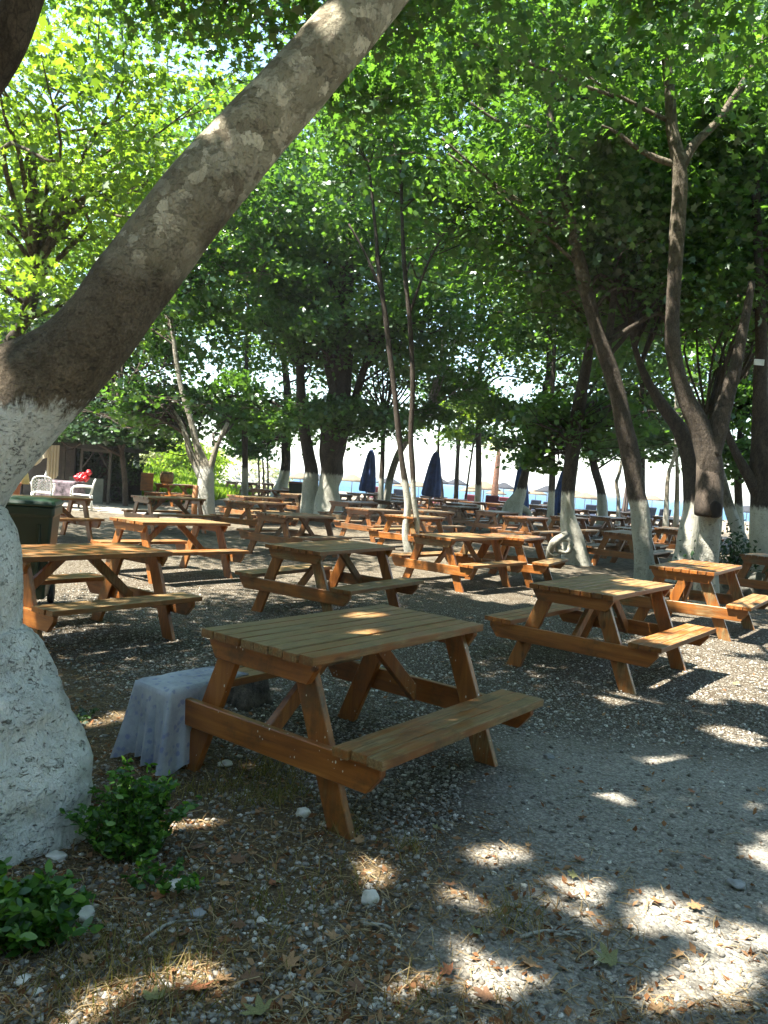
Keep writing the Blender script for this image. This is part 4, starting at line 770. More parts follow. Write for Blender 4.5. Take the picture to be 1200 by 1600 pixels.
# ------------------------------------------------------------------ cloth-covered low bench on a stump
TOPZ = .42
pL, pF, pR, pB = (gnd(216, 1059, TOPZ), gnd(268, 1080, TOPZ), gnd(385, 1052, TOPZ), gnd(330, 1041, TOPZ))
def cloth():
    m, t, p = new_mat('printed blue grey cloth'); g = N(t); v = g.coord()
    a = g.noise(v, 5., 6, .65); pat = g.vor(g.coord((1, 1, 1)), 23., 'F1'); pat2 = g.noise(v, 26., 5, .7)
    col = g.ramp(a, [(.3, (.20, .215, .25)), (.5, (.32, .345, .40)), (.72, (.46, .485, .51))])
    col = g.mix(g.math('MULTIPLY', g.math('SUBTRACT', 1., g.step(g.math('ADD', pat, g.math('MULTIPLY_ADD', pat2, 1.0, -.5)), .18, .36)), .55), col, (.12, .145, .33))
    col = g.mix(g.math('MULTIPLY', g.step(pat2, .55, .7), .35), col, (.46, .48, .47)); dz = g.sep(v)[2]
    g.set(p.inputs['Base Color'], col); p.inputs['Roughness'].default_value = .9; g.set(p.inputs['Normal'], g.bump(g.noise(v, 90., 3), .25, .004)); p.inputs['Sheen Weight'].default_value = .15
    C4 = [np.array(q) for q in (pL, pF, pF + (pR - pB) * 0 + (pR - pF), pB)]
    cen = sum(C4) / 4; n_e = 26; rim = []
    for k in range(4):
        a_, b_ = C4[k], C4[(k + 1) % 4]
        for i in range(n_e): rim.append((a_ + (b_ - a_) * i / n_e, k, i / n_e))
    mb = MB(); nr = len(rim); rows = []
    for f in (.0, .25, .5, .75, .93, 1.):
        rows.append([cen + (q - cen) * f + np.array([0, 0, .006 * noise.noise(Vector(q * 9 + f * 4)) - (.010 if f == 1. else 0)]) for q, _, _ in rim])
    drop = TOPZ - .01
    for d in (.03, .10, .22, .36, .52, .68, .84, 1.):
        row = []
        for i, (q, k_, s) in enumerate(rim):
            o = q - cen; o[2] = 0; o /= np.linalg.norm(o)
            corner = math.exp(-((min(s, 1 - s)) / .16) ** 2)
            th = i * 2 * math.pi / nr
            amp = d ** 1.2 * (.016 * math.sin(th * 9 + 1.) + .018 * math.sin(th * 17 + .4) + .010 * math.sin(th * 31)) + .05 * corner * d
            far_ = {0: 0., 1: min(1., max(0., (s - .30) / .12)), 2: 1., 3: min(1., max(0., (.75 - s) / .3))}[k_]
            ln = drop * (.95 + .035 * math.sin(th * 7 + 2) + .025 * math.sin(th * 19)) * (1 - .86 * far_); amp *= 1 - far_; d2 = d * (1 - .8 * far_)
            row.append(q + o * (.012 + .02 * d2 + amp) - np.array([0, 0, d * ln]))
        rows.append(row)
    vs = [p_ for r0 in rows for p_ in r0]
    fs = [(j * nr + i, j * nr + (i + 1) % nr, (j + 1) * nr + (i + 1) % nr, (j + 1) * nr + i) for j in range(len(rows) - 1) for i in range(nr)]
    root = empty('covered_bench', (cen[0], cen[1], 0), 0, 'low bench draped to the ground with a printed blue grey cloth, beside the nearest table', 'covered bench')
    mb.add(vs - np.array([cen[0], cen[1], 0]), fs, True); mb.build('cloth', m, root)
    b = MB(); 
    q = [(c4 - cen) * .95 + np.array([0, 0, TOPZ]) - np.array([0, 0, cen[2] - TOPZ]) * 0 for c4 in C4]
    b.add([(x[0], x[1], TOPZ - .02) for x in q] + [(x[0], x[1], TOPZ - .05) for x in q], [(0, 1, 2, 3), (7, 6, 5, 4), (0, 4, 5, 1), (1, 5, 6, 2), (2, 6, 7, 3), (3, 7, 4, 0)]); b.build('seat_board', WX, root)
    return cen
cen = cloth()
sm = plain('weathered stump wood', (.10, .085, .065), .92, .4, 14, .9)
c = gnd(380, 1106); mb = MB()
fn = lambda th, i: 1 + .10 * math.sin(th * 4 + 1) + .06 * math.sin(th * 9 + 2) + .05 * math.sin(th * 17 + i * .4) + (.16 * math.sin(th * 3) if i < 2 else 0)
root = empty('tree_stump', (c[0], c[1] + .12, 0), 0, 'grey splintered tree stump carrying the far end of the cloth-covered bench', 'stump')
mb.lathe([(.165, -.03), (.135, .05), (.115, .15), (.105, .28), (.10, .362), (.09, .366)], n=36, fn=fn); mb.build('stump_wood', sm, root)

# ------------------------------------------------------------------ wheeled bins
GRN = plain('dark green plastic', (.007, .026, .013), .42, .12, 3); GRNL = plain('green lid plastic', (.010, .034, .018), .42, .1, 3); REDL = plain('faded red plastic', (.16, .04, .035), .5, .2, 3); BLK = plain('black rubber', (.015, .015, .015), .7)
def bin_(label, loc, rz, w_, d_, h_, lidm):
    root = empty('wheeled_bin', loc, rz, label, 'bin', 'green wheeled bins'); mb = MB()
    def ring(s, z): return [(x * w_ / 2 * s, y * d_ / 2 * s, z) for x, y in ((-.9, -1), (.9, -1), (1, -.9), (1, .9), (.9, 1), (-.9, 1), (-1, .9), (-1, -.9))]
    R_ = [ring(.78, .10), ring(.80, .14), ring(.97, h_ * .84), ring(1.0, h_ * .85), ring(1.04, h_ * .86), ring(1.04, h_ * .93), ring(1.0, h_ * .935)]
    vs = sum(R_, []); fs = [(j * 8 + i, j * 8 + (i + 1) % 8, (j + 1) * 8 + (i + 1) % 8, (j + 1) * 8 + i) for j in range(len(R_) - 1) for i in range(8)] + [tuple(range(8))[::-1], tuple(range(48, 56))]
    mb.add(vs, fs); 
    for q in (-.25, .25): mb.box((q * w_, -d_ * .455, h_ * .48), (.035, .05, h_ * .6))
    mb.build('body', GRN, root, bevel=.006)
    mb = MB(); L_ = [ring(1.06, h_ * .937), ring(1.08, h_ * .955), ring(1.0, h_ * .985), ring(.7, h_)]
    vs = sum(L_, []); mb.add(vs, [(j * 8 + i, j * 8 + (i + 1) % 8, (j + 1) * 8 + (i + 1) % 8, (j + 1) * 8 + i) for j in range(3) for i in range(8)] + [tuple(range(8))[::-1], tuple(range(24, 32))]); mb.build('lid', lidm, root, bevel=.006)
    for s in (-1, 1):
        mb = MB(); mb.tube([(s * w_ * .36, d_ * .34, .10), (s * w_ * .46, d_ * .34, .10)], [.10, .10], 18); mb.build('wheel', BLK, root)
    mb = MB(); mb.tube([(-w_ * .4, d_ * .56, h_ * .9), (w_ * .4, d_ * .56, h_ * .9)], [.016, .016], 8)
    for s in (-1, 1): mb.box((s * w_ * .36, d_ * .535, h_ * .9), (.03, .07, .04))
    mb.build('handle', GRN, root); return root
c = at(48, 800, 7.9); bin_('dark green wheeled bin with its lid shut, behind the leaning trunk', (c[0], 7.9, 0), .25, .50, .55, 1.08, GRNL)
c = at(461, 790, 31.); bin_('small green bin with a faded red lid between the flared trunk and the paired trunks', (c[0], 31., 0), .1, .58, .6, 1.12, REDL)

# ------------------------------------------------------------------ closed blue parasols
NAVY = plain('navy parasol cloth', (.035, .075, .25), .75, .25, 4, .2); POLE = plain('grey metal pole', (.35, .36, .37), .4, .1, 5, 0, .6); CONC = plain('white painted concrete', (.62, .62, .6), .8); BRN = plain('brown cloth', (.10, .075, .065), .8, .2, 5)
def parasol(label, px, Y, ztop, zbot, r, lean=0., mat=NAVY, group='closed blue parasols'):
    c = at(px, 760, Y); root = empty('closed_parasol', (c[0], Y, gz(c[0], Y)), 0, label, 'parasol', group)
    mb = MB(); fn = lambda th, i: 1 + (.16 * math.sin(th * 8) + .08 * math.sin(th * 5 + 1)) * (1 if i < 6 else .3)
    hh = ztop - zbot; mb.lathe([(r * .9, zbot), (r, zbot + .05 * hh), (r * .92, zbot + .25 * hh), (r * .8, zbot + .45 * hh), (r * .66, zbot + .65 * hh), (r * .48, zbot + .85 * hh), (r * .30, zbot + .96 * hh), (r * .08, ztop)], n=40, fn=fn); mb.build('canopy', mat, root)
    mb = MB(); mb.tube([(0, 0, 0), (0, 0, ztop + .06)], [.025, .022], 10); mb.build('pole', POLE, root)
    mb = MB(); mb.lathe([(.26, 0), (.27, .04), (.24, .09), (.06, .11), (.045, .32)], n=24); mb.build('base', CONC, root)
    root.rotation_euler.y = lean; return root
parasol('closed navy parasol beside the paired trunks, crumpled', 571, 30, 2.55, .95, .28, .05)
parasol('closed navy parasol with a white base right of the twin stems', 671, 30, 2.65, .95, .33, .06)
parasol('closed navy parasol behind the root-spread leaning trunk', 816, 29, 2.45, .50, .30, -.03)
parasol('closed navy parasol peeping out left of the burled trunk', 871, 29.5, 2.45, .50, .26, .10)
parasol('closed dull brown parasol among the thin far trunks', 979, 41, 2.6, .5, .14, .02, BRN, 'closed brown parasol')

# ------------------------------------------------------------------ beach umbrellas, sunbeds and palm
THA = plain('straw thatch', (.17, .13, .08), .9, .25, 14, .8); THD = plain('dark woven thatch', (.022, .024, .03), .9, .25, 14, .8); WHT = plain('white canvas', (.74, .72, .66), .85, .06, 6)  # dark thatch is a copy with the backlit side's shade in its colour
WOODP = plain('pole wood', (.22, .16, .11), .8, .2, 9)
def umb(px, py, wpx, mat, label, k):
    Y = 2.9 * F / wpx; c = at(px, py, Y); g0 = gz(c[0], Y); root = empty('beach_umbrella', (c[0], Y, g0), 0, label, 'beach umbrella', 'open umbrellas along the beach'); top = c[2] - g0
    mb = MB(); fn = lambda th, i: 1 + .03 * math.sin(th * 8) + (.03 * math.sin(th * 23 + k) if i in (0, 1) else 0)
    mb.lathe([(1.38, top - .72), (1.45, top - .66), (1.05, top - .44), (.62, top - .22), (.26, top - .04), (.05, top)], n=48, fn=fn); mb.build('canopy', mat, root)
    mb = MB(); mb.tube([(0, 0, -.1), (0, 0, top - .03)], [.04, .035], 8); mb.build('pole', WOODP, root); return root
UM = [(757, 752, 54, 0, 'straw beach umbrella with a ragged dark peak left of the palm'), (788, 754, 40, 1, 'dark grey beach umbrella right in front of the palm'), (686, 746, 40, 1, 'dark beach umbrella right of the closed parasol with the white base'), (714, 748, 40, 1, 'dark beach umbrella behind the drooping twigs'),
      (735, 760, 34, 0, 'pale beach umbrella between the two dark ones and the ragged one'), (812, 760, 36, 0, 'pale straw umbrella just right of the palm'), (856, 759, 42, 1, 'dark beach umbrella left of the burled trunk'), (838, 764, 36, 0, 'cream umbrella between the leaning trunk and the dark one'),
      (915, 769, 40, 0, 'cream umbrella right of the burled trunk'), (925, 772, 34, 0, 'cream umbrella half behind the far curved trunk'), (1020, 773, 36, 0, 'cream umbrella behind the slanting trunk, striped edge'), (1168, 790, 44, 1, 'dark beach umbrella far right between the trunks'),
      (551, 741, 46, 0, 'straw umbrella between the paired trunks and the closed parasol'), (608, 746, 40, 1, 'dark umbrella behind the bent white-footed trunk'), (632, 752, 36, 0, 'pale umbrella seen through the twin stems'), (655, 752, 36, 0, 'pale umbrella left of the closed parasol with the white base'),
      (470, 738, 44, 0, 'pale umbrella in the gap between the flared trunk and its neighbours'), (497, 742, 36, 1, 'dark umbrella peeping between the paired trunks'), (900, 766, 36, 0, 'pale umbrella close to the burled trunk'), (776, 764, 34, 0, 'pale umbrella low behind the palm trunk')]
for k, (px, py, wp, d, lab) in enumerate(UM): umb(px, py, wp, THD if d else THA, lab, k)
MAR = plain('maroon cushion', (.13, .022, .035), .75, .15, 6); NVC = plain('navy cushion', (.02, .03, .06), .75, .15, 6)
def sunbed(px, py, Y, mat, label, rz):
    c = at(px, py, Y); g0 = gz(c[0], Y); root = empty('sunbed', (c[0], Y, g0), rz, label, 'sunbed', 'sunbeds with raised backs on the beach')
    mb = MB(); mb.box((0, .1, .36), (.68, 1.3, .10)); mb.build('seat_cushion', mat, root, bevel=.03)
    mb = MB(); mb.box((0, -.72, .68), (.68, .10, .72), Matrix.Rotation(-.35, 3, 'X')); mb.build('back_cushion', mat, root, bevel=.03)
    mb = MB(); mb.box((0, 0, .29), (.66, 1.5, .04)); mb.build('frame', POLE, root)
    for x in (-.3, .3):
        for y in (-.65, .65): mb = MB(); mb.box((x, y, .13), (.04, .04, .28)); mb.build('leg', POLE, root)
for px, py, Y, mt_, lab in ((683, 780, 52, MAR, 'maroon sunbed right of the closed parasol with the white base'), (735, 780, 50, MAR, 'maroon sunbed left of the ragged straw umbrella'), (770, 786, 40, MAR, 'tall maroon sunbed beside the palm'), (789, 782, 50, MAR, 'maroon sunbed just left of the root-spread trunk'),
        (586, 772, 50, MAR, 'maroon sunbed right of the crumpled parasol'), (620, 772, 52, NVC, 'navy sunbed left of the twin stems'), (843, 788, 50, NVC, 'navy sunbed left of the burled trunk'), (862, 790, 52, NVC, 'navy sunbed touching the burled trunk'), (927, 794, 50, NVC, 'navy sunbed left of the far curved trunk'),
        (1025, 800, 44, NVC, 'dark sunbed right of the slanting trunk'), (1046, 802, 46, NVC, 'navy sunbed behind the two thin trunks'), (978, 798, 52, NVC, 'navy sunbed under the brown closed parasol')):
    sunbed(px, py, Y, mt_, lab, 3.14 + .2 * math.sin(px))
# palm
c = at(775, 742, 60); g0 = gz(c[0], 60); root = empty('palm_tree', (c[0], 60, g0), 0, 'small palm with yellowish fronds and a reddish trunk on the beach', 'palm'); b0 = np.array([c[0], 60, g0])
PT = plain('palm trunk fibre', (.24, .12, .075), .9, .3, 10, .8); mb = MB(); hp = at(776, 700, 60)[2] - g0; mb.tube([(0, 0, -.1), (0, 0, hp * .5), (.05, 0, hp * .8), (.05, 0, hp)], [.30, .24, .20, .10], 14, jit=.2); mb.build('trunk', PT, root)
P = []; A_ = []; NM = []; r_ = np.random.default_rng(4); st = MB()
for q in range(15):
    th = q * 2.4; el = r_.uniform(-.2, 1.0); L_ = r_.uniform(1.3, 1.9); d = np.array([math.cos(th), math.sin(th), 0]); pts = [np.array([.05, 0, hp]) + d * L_ * t_ * math.cos(el * (1 - .4 * t_)) + np.array([0, 0, L_ * (t_ * math.sin(el) - .55 * t_ * t_)]) for t_ in np.linspace(0, 1, 9)]
    st.tube(pts, np.linspace(.025, .008, 9), 5)
    for i in range(1, 9):
        for s in (-1, 1):
            for h in (.0, .5):
                p_ = pts[i] * (1 - h) + pts[i - 1] * h; sd = np.cross(d, [0, 0, 1]) * s; a = sd * .8 + d * .6 + np.array([0, 0, -.45]); a /= np.linalg.norm(a); P.append(p_ + a * .28); A_.append(a); NM.append(np.cross(a, d) + .2 * r_.normal(size=3))
st.build('frond_stems', plain('frond stem', (.28, .25, .08), .7), root)
leaf_mesh('fronds', np.array(P) + b0, np.array(NM), np.full(len(P), .34), r_.random(len(P)), 'blade', FROND, root, b0, axis=np.array(A_))

# ------------------------------------------------------------------ grassy bank, hedge and pale mound at the left
r_ = np.random.default_rng(21)
n = 26000; x = -7.5 - 12 * r_.random(n); y = 30 + 16 * r_.random(n); hgt = .10 + .22 * r_.random(n); A_ = r_.normal(size=(n, 3)) * .35 + np.array([0, 0, 1.]); A_ /= np.linalg.norm(A_, axis=1)[:, None]
P = np.stack([x, y, np.array([gz(a, b) for a, b in zip(x, y)])], 1) + A_ * hgt[:, None] * .8
tag(leaf_mesh('meadow_grass', P, np.cross(A_, r_.normal(size=(n, 3))), hgt, r_.random(n), 'diamond', GRASSB, fold=0., axis=A_), 'bright sunlit grass on the bank behind the kiosk', 'grass', kind='stuff')
def shrub(name, label, c, rad, cl, per, size, mat, seed, cat='shrub', group=None):
    root = empty(name, (c[0], c[1], gz(c[0], c[1])), 0, label, cat, group); b0 = np.array(root.location)
    pos, nm, sz, ti, cc = crown_leaves(c, rad, cl, per, size, seed, .6, cr=.7, tilt=.9); leaf_mesh('foliage', pos, nm, sz, ti, 'diamond', mat, root, b0)
    st = MB(); r0 = np.random.default_rng(seed)
    for q in cc[:14]: st.tube(spline([np.array([c[0] + .3 * r0.normal(), c[1], b0[2] - .05]) - b0, (q + np.array([c[0], c[1], b0[2]])) / 2 - b0, q - b0], 3), np.linspace(.04, .012, 7), 5, cap=False)
    st.build('stems', BARK4, root); return root
for i, (px, py, Y, rx, rz, lab) in enumerate(((205, 735, 50, 2.6, 1.6, 'leafy green shrub at the left end of the sunny hedge'), (235, 725, 51, 2.6, 1.9, 'tall leafy shrub left of the barrel in the sunny hedge'), (268, 728, 50, 2.4, 1.8, 'leafy shrub behind the barrel in the sunny hedge'), (300, 732, 49, 2.2, 1.6, 'shrub between the barrel and the split trunk'), (170, 742, 47, 2.2, 1.5, 'shrub behind the kiosk posts'))):
    c = at(px, py, Y); shrub('hedge_shrub', lab, (c[0], Y, c[2]), (rx, 1.4, rz), 46, 130, .16, GRASSB if i % 2 else SCRUB, 60 + i, group='sunny hedge on the bank')
for i, (px, lab) in enumerate(((128, 'dark leafy shrub inside the shade of the kiosk, left of the post brace'), (162, 'dark leafy shrub filling the kiosk bay between its posts'), (98, 'dark leafy shrub behind the cloth table'))):
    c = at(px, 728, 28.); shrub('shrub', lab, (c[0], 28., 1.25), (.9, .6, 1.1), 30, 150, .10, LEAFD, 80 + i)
# mound
mm = plain('pale dry earth', (.50, .47, .38), .95, .3, 1.2, .4); mb = MB(); c = at(345, 745, 75); nn = 28; vs = []; fs = []
for j in range(nn):
    for i in range(nn):
        u, v_ = i / (nn - 1) * 2 - 1, j / (nn - 1) * 2 - 1; h = max(0, 1 - (u * u * .9 + v_ * v_)) ** .8; vs.append((c[0] - 2 + u * 8.5, 75 + v_ * 6, gz(c[0], 75) - .2 + h * 3.4 * (1 + .25 * noise.noise(Vector((u * 3, v_ * 3, 1))))))
for j in range(nn - 1):
    for i in range(nn - 1): fs.append((j * nn + i, j * nn + i + 1, (j + 1) * nn + i + 1, (j + 1) * nn + i))
mb.add(vs, fs, True); tag(mb.build('hill', mm), 'pale sunlit earth mound behind the split trunk', 'mound', kind='structure')
n = 5200; k = r_.integers(0, len(vs), n); q = np.array(vs)[k] + np.stack([r_.normal(size=n) * .3, r_.normal(size=n) * .3, np.full(n, .12)], 1); nm = r_.normal(size=(n, 3)) + np.array([0, -.3, .6])
tag(leaf_mesh('scrub_cover', q, nm, .08 + .16 * r_.random(n), r_.random(n), 'simple', SCRUB), 'pale scrubby ground cover on the earth mound', 'ground cover', kind='stuff')

# ------------------------------------------------------------------ kiosk with dark roof, chairs, cloth table
DKW = plain('dark stained timber', (.035, .028, .022), .8, .2, 6); POST = plain('weathered post', (.06, .055, .045), .85, .2, 8); SHT = leafmat('cream hanging sheet', (.6, .53, .4), (.6, .53, .4), (.6, .53, .4), .5, (1, .95, .85)); ROOF = plain('dark roof matting', (.028, .027, .022), .95, .3, 5, .6)
Yk = 26.
k0 = at(112, 760, Yk); kx = k0[0]; root = empty('kiosk', (kx, Yk, 0), 0, 'open timber kiosk with a dark flat roof and a dark counter wall at the left', 'kiosk')
def X_(px, Y=Yk): return at(px, 720, Y)[0] - kx
def Z_(px, py, Y=Yk): return at(px, py, Y)[2]
x0, x1 = X_(-10), X_(186); zt = Z_(180, 704)
mb = MB(); vs = []
n_ = 30
mb.prism([(x0, zt + .02), (x1, zt - .02), (x1, zt + .10), (x0 + (x1 - x0) * .5, zt + .42), (x0, zt + .45)], 1, -.6, 3.2); mb.build('roof', ROOF, root)
for px in (109, 136, 180):
    mb = MB(); mb.box((X_(px), -.45, zt / 2), (.075, .075, zt)); mb.build('post', POST, root)
for px, s in ((136, 1), (180, -1)):
    mb = MB(); xx = X_(px); mb.tube([(xx + s * .04, -.45, zt - .62), (xx + s * .42, -.45, zt - .03)], [.025, .025], 6); mb.build('brace', POST, root)
mb = MB(); mb.box(((X_(136) + X_(180)) / 2, -.45, zt - .05), (X_(180) - X_(136), .06, .09)); mb.build('beam', POST, root)
mb = MB(); mb.box(((x0 + X_(112)) / 2, .3, .98), (X_(112) - x0, .12, 1.96)); mb.build('counter_wall', DKW, root)
mb = MB(); mb.box(((X_(112) + x1) / 2 - .6, 2.9, .6), (x1 - X_(112) + 1.0, .1, 1.2)); mb.build('back_fence', plain('dark fence board', (.02, .022, .018), .85, .25, 4), root)
mb = MB(); mb.box((X_(146), -.5, .42), (1.1, .05, .8)); mb.build('low_panel', plain('dull grey green panel', (.09, .105, .085), .8, .2, 3), root)
# hanging sheets: scalloped valance and a curtain gathered at the side
def sheet(px0, px1, prof, Y, name, fold=.04, nf=5):
    mb = MB(); nx_ = 40; nz_ = 12; vs = []
    for j in range(nz_):
        for i in range(nx_):
            s = i / (nx_ - 1); px = px0 + (px1 - px0) * s; ztop_ = Z_(px, prof[0]); py = np.interp(s, prof[1], prof[2]); zb_ = Z_(px, py); tt = j / (nz_ - 1)
            vs.append((X_(px), Y + fold * math.sin(s * nf * 6.28) * (.3 + tt), ztop_ + (zb_ - ztop_) * tt))
    fs = [(j * nx_ + i, j * nx_ + i + 1, (j + 1) * nx_ + i + 1, (j + 1) * nx_ + i) for j in range(nz_ - 1) for i in range(nx_ - 1)]
    mb.add(vs, fs, True); return mb.build(name, SHT, root)
sheet(40, 90, (698, [0, .2, .4, .65, .85, 1], [722, 726, 729, 728, 718, 716]), -.75, 'valance', .05, 3)
sheet(88, 106, (697, [0, .3, .6, 1], [752, 752, 750, 744]), -.70, 'curtain', .05, 4)

WPL = plain('white plastic', (.78, .78, .74), .35, .04, 3)
def chair(label, loc, rz):
    root = empty('plastic_armchair', loc, rz, label, 'armchair', 'white plastic armchairs'); mb = MB()
    mb.prism([(-.24, .40), (.24, .42), (.24, .45), (-.24, .43)], 0, -.24, .24); mb.build('seat', WPL, root, bevel=.008)
    mb = MB(); rim = [(-.24, -.24, .43), (-.25, -.28, .62), (-.22, -.32, .80), (-.12, -.34, .86), (0, -.345, .875), (.12, -.34, .86), (.22, -.32, .80), (.25, -.28, .62), (.24, -.24, .43)]
    mb.tube(spline(rim, 4), [.024] * 33, 8)
    for q in range(-5, 6):      # lattice
        for s in (-1, 1):
            a = np.array([q * .085, -.27, .47]); e = a + np.array([s * .34, -.06, .34]); 
            P_ = [a + (e - a) * t_ for t_ in np.linspace(0, 1, 18)]; P_ = [p_ for p_ in P_ if abs(p_[0]) < .225 and p_[2] < .835]
            if len(P_) > 2: mb.tube(P_, [.013] * len(P_), 5)
    mb.build('backrest', WPL, root)
    for s in (-1, 1):
        mb = MB(); mb.tube(spline([(s * .24, -.27, .66), (s * .29, -.1, .67), (s * .30, .12, .66), (s * .29, .24, .60), (s * .27, .26, .42)], 4), [.026] * 17, 8); mb.build('armrest', WPL, root)
        for y in (-.26, .24):
            mb = MB(); mb.tube([(s * .235, y, .42), (s * .275, y * 1.12, 0)], [.034, .022], 8); mb.build('leg', WPL, root)
    return root
c = at(66, 770, 22); chair('white lattice-back plastic armchair with its back to us, left of the cloth table', (c[0], 22, 0), .35)
c = at(127, 775, 22.2); chair('white plastic armchair seen from the side, right of the cloth table', (c[0], 22.2, 0), 1.9)
c = at(96, 760, 23); rt_ = empty('dining_table', (c[0], 23, 0), 0, 'table covered with a dark floral cloth between the white armchairs', 'table')
CL = plain('dark floral cloth', (.17, .13, .15), .85, .55, 9); mb = MB(); mb.box((0, 0, .73), (.98, .7, .03)); mb.build('tabletop', WOODP, rt_)
mb = MB(); rr = [(-.51, -.37), (.51, -.37), (.51, .37), (-.51, .37)]; vs = []; 
for z, f in ((.75, .1), (.752, 1.), (.70, 1.02), (.5, 1.05), (.30, 1.1)):
    for k in range(4):
        a, b = rr[k], rr[(k + 1) % 4]
        for i in range(10): 
            s = i / 10; w_ = 1 + (.025 * math.sin(i * 2.4 + k) if z < .72 else 0); vs.append(((a[0] + (b[0] - a[0]) * s) * f * w_, (a[1] + (b[1] - a[1]) * s) * f * w_, z))
fs = [(j * 40 + i, j * 40 + (i + 1) % 40, (j + 1) * 40 + (i + 1) % 40, (j + 1) * 40 + i) for j in range(4) for i in range(40)] + [tuple(range(40))]
mb.add(vs, fs, True); mb.build('tablecloth', CL, rt_)
for x in (-.42, .42):
    for y in (-.28, .28): mb = MB(); mb.box((x, y, .36), (.05, .05, .72)); mb.build('leg', WOODP, rt_)
RED = plain('glossy red vinyl', (.42, .012, .016), .25, .15, 5)
c = at(124, 748, 22.7); mb = MB()
for q, (a, b, z, r) in enumerate(((-.18, 0, -.02, .13), (-.04, -.06, 0, .15), (.10, 0, -.02, .14), (.0, .08, .08, .13), (.2, 0, .20, .12), (-.15, .05, .08, .1))): mb.blob((a * .8, b * .8, z * .8), (r * .8, r * .8, r * .7), q, .45, 3)
o = mb.build('red_bundle', RED); o.location = (c[0], 22.95, .88); tag(o, 'glossy red puffy bundle behind the right white armchair', 'bundle')
mb = MB(); mb.lathe([(.035, 0), (.04, .02), (.04, .15), (.015, .20), (.014, .24), (.02, .25)], n=14); o = mb.build('bottle', plain('pale glass', (.55, .58, .55), .2)); c = at(69, 742, 23); o.location = (c[0] + .12, 22.9, .755); o.location.x = rt_.location.x - .42; tag(o, 'small pale bottle standing on the cloth table', 'bottle')
# lamp with a yellow shade and a terracotta pot
c = at(35, 750, 21); rt_ = empty('shaded_lamp', (c[0], 21, 0), 0, 'lamp with a pale yellow pleated shade beside the white armchairs', 'lamp')
mb = MB(); mb.lathe([(.17, .66), (.18, .70), (.14, .92), (.07, 1.04), (.02, 1.06)], n=28, fn=lambda th, i: 1 + .05 * math.sin(th * 14)); mb.build('lamp_shade', plain('pale yellow fabric', (.62, .48, .20), .8, .15, 6), rt_)
mb = MB(); mb.lathe([(.16, 0), (.16, .03), (.03, .05), (.025, .70)], n=16); mb.build('stand', DKW, rt_)
c = at(22, 768, 20.6); mb = MB(); mb.lathe([(.10, 0), (.14, .40), (.15, .62), (.17, .63), (.17, .70), (.15, .70), (.13, .62)], n=20); o = mb.build('flower_pot', plain('terracotta', (.36, .13, .06), .8)); o.location = (c[0], 20.6, 0); tag(o, 'tall terracotta pot below the yellow lamp shade', 'pot')
# barrel and rustic chair
c = at(260, 757, 28.); BR_ = plain('barrel oak', (.30, .19, .09), .7, .25, 7, .3)
rt_ = empty('barrel', (c[0], 28.0, .752), 0, 'small wooden barrel standing on a far picnic table', 'barrel'); mb = MB(); mb.lathe([(.19, 0), (.225, .10), (.24, .20), (.225, .32), (.19, .42), (.17, .42), (.165, .40)], n=22, fn=lambda th, i: 1 + .012 * math.sin(th * 22)); mb.build('staves', BR_, rt_)
for z, r in ((.06, .212), (.36, .212)): mb = MB(); mb.tube([(r * math.cos(q), r * math.sin(q), z) for q in np.linspace(0, 6.2832, 25)], [.014] * 25, 6, cap=False); mb.build('hoop', DKW, rt_)
c = at(238, 775, 27.2); rt_ = empty('rustic_chair', (c[0], 27.2, 0), .3, 'chunky rustic wooden chair in the sun left of the barrel', 'chair')
mb = MB(); mb.box((0, 0, .42), (.55, .5, .07)); mb.build('seat', WX, rt_, bevel=.01)
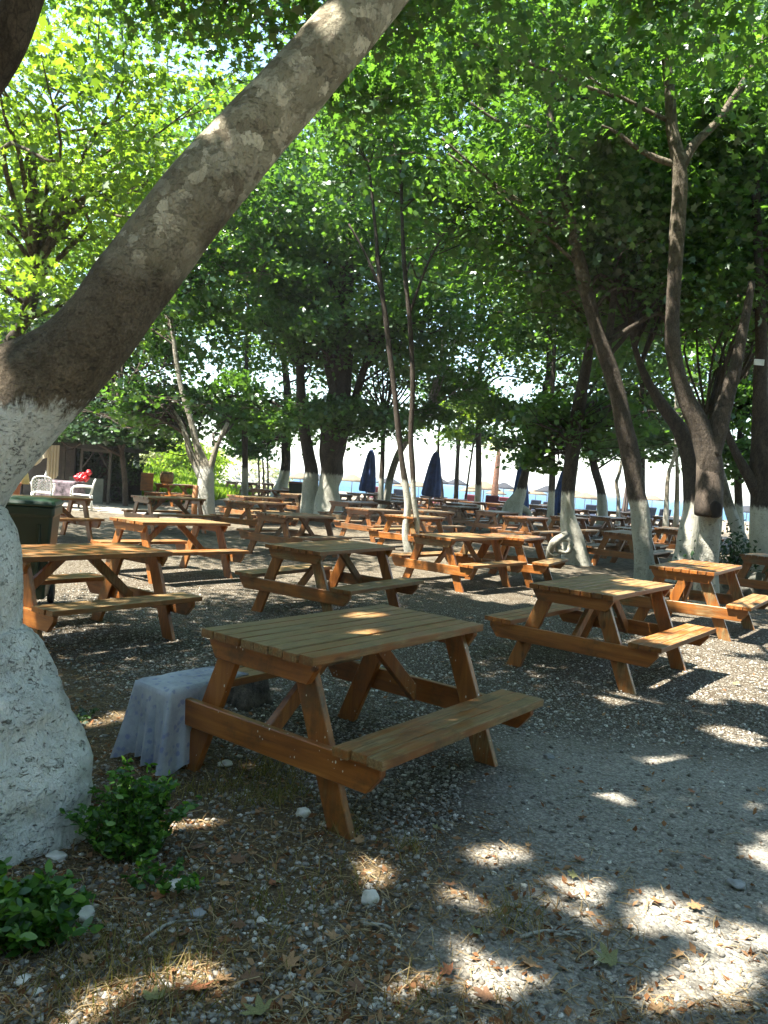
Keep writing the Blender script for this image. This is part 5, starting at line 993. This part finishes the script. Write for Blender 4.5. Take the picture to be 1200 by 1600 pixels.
mb = MB(); mb.box((-.2, .22, .78), (.42, .07, .62)); mb.build('backrest', WX, rt_, bevel=.01)
for x in (-.22, .22):
    for y in (-.19, .19): mb = MB(); mb.tube([(x, y, 0), (x, y, .39)], [.055, .05], 9, jit=.2); mb.build('leg', WZ, rt_)
c = at(310, 780, 22.4); mb = MB(); mb.lathe([(.075, 0), (.085, .02), (.08, .9), (.06, .92)], n=14); o = mb.build('wooden_post', plain('orange timber', (.36, .15, .05), .7, .2, 8)); o.location = (c[0] - .05, 22.2, 0); tag(o, 'short orange wooden post against the split trunk', 'post')
# stones round the right edge tree
for i, (px, py, Y, s, lab) in enumerate(((1150, 858, 13.2, .24, 'mossy stone leftmost at the foot of the right edge tree'), (1172, 850, 13.3, .28, 'large mossy stone leaning on the right edge tree'), (1190, 866, 13.0, .24, 'low stone in front of the right edge tree'), (1140, 842, 13.8, .2, 'dark stone behind the leftmost mossy one'), (1162, 872, 12.9, .16, 'small stone in front of the mossy pile'))):
    c = at(px, py, Y); mb = MB(); mb.blob((0, 0, s * .7), (s * 1.1, s, s * .9), i + 9, .5, 3); o = mb.build('mossy_stone', plain('mossy stone %s' % 'abcde'[i], (.17, .17, .14), .9, .35, 6, .6)); o.location = (c[0], Y, 0); tag(o, lab, 'stone', 'stones round the right edge tree')
c = at(1150, 835, 14.6); shrub('shrub', 'dark shrub behind the mossy stones at the right edge', (c[0], 14.6, .5), (.8, .5, .5), 22, 110, .06, LEAFD, 90)

# ------------------------------------------------------------------ thin added haze, mostly standing in for lens glare over the grove
hm = bpy.data.materials.new('glare haze'); hm.use_nodes = True; t = hm.node_tree; t.nodes.remove(t.nodes['Principled BSDF']); pv = t.nodes.new('ShaderNodeVolumePrincipled')
pv.inputs['Color'].default_value = (.93, .96, 1, 1); pv.inputs['Density'].default_value = .0006; pv.inputs['Anisotropy'].default_value = .25; t.links.new(pv.outputs[0], t.nodes['Material Output'].inputs['Volume'])
mb = MB(); mb.box((0, 950, 10), (12800, 2300, 60)); tag(mb.build('haze', hm), kind='stuff')
cy.volume_bounces = 0
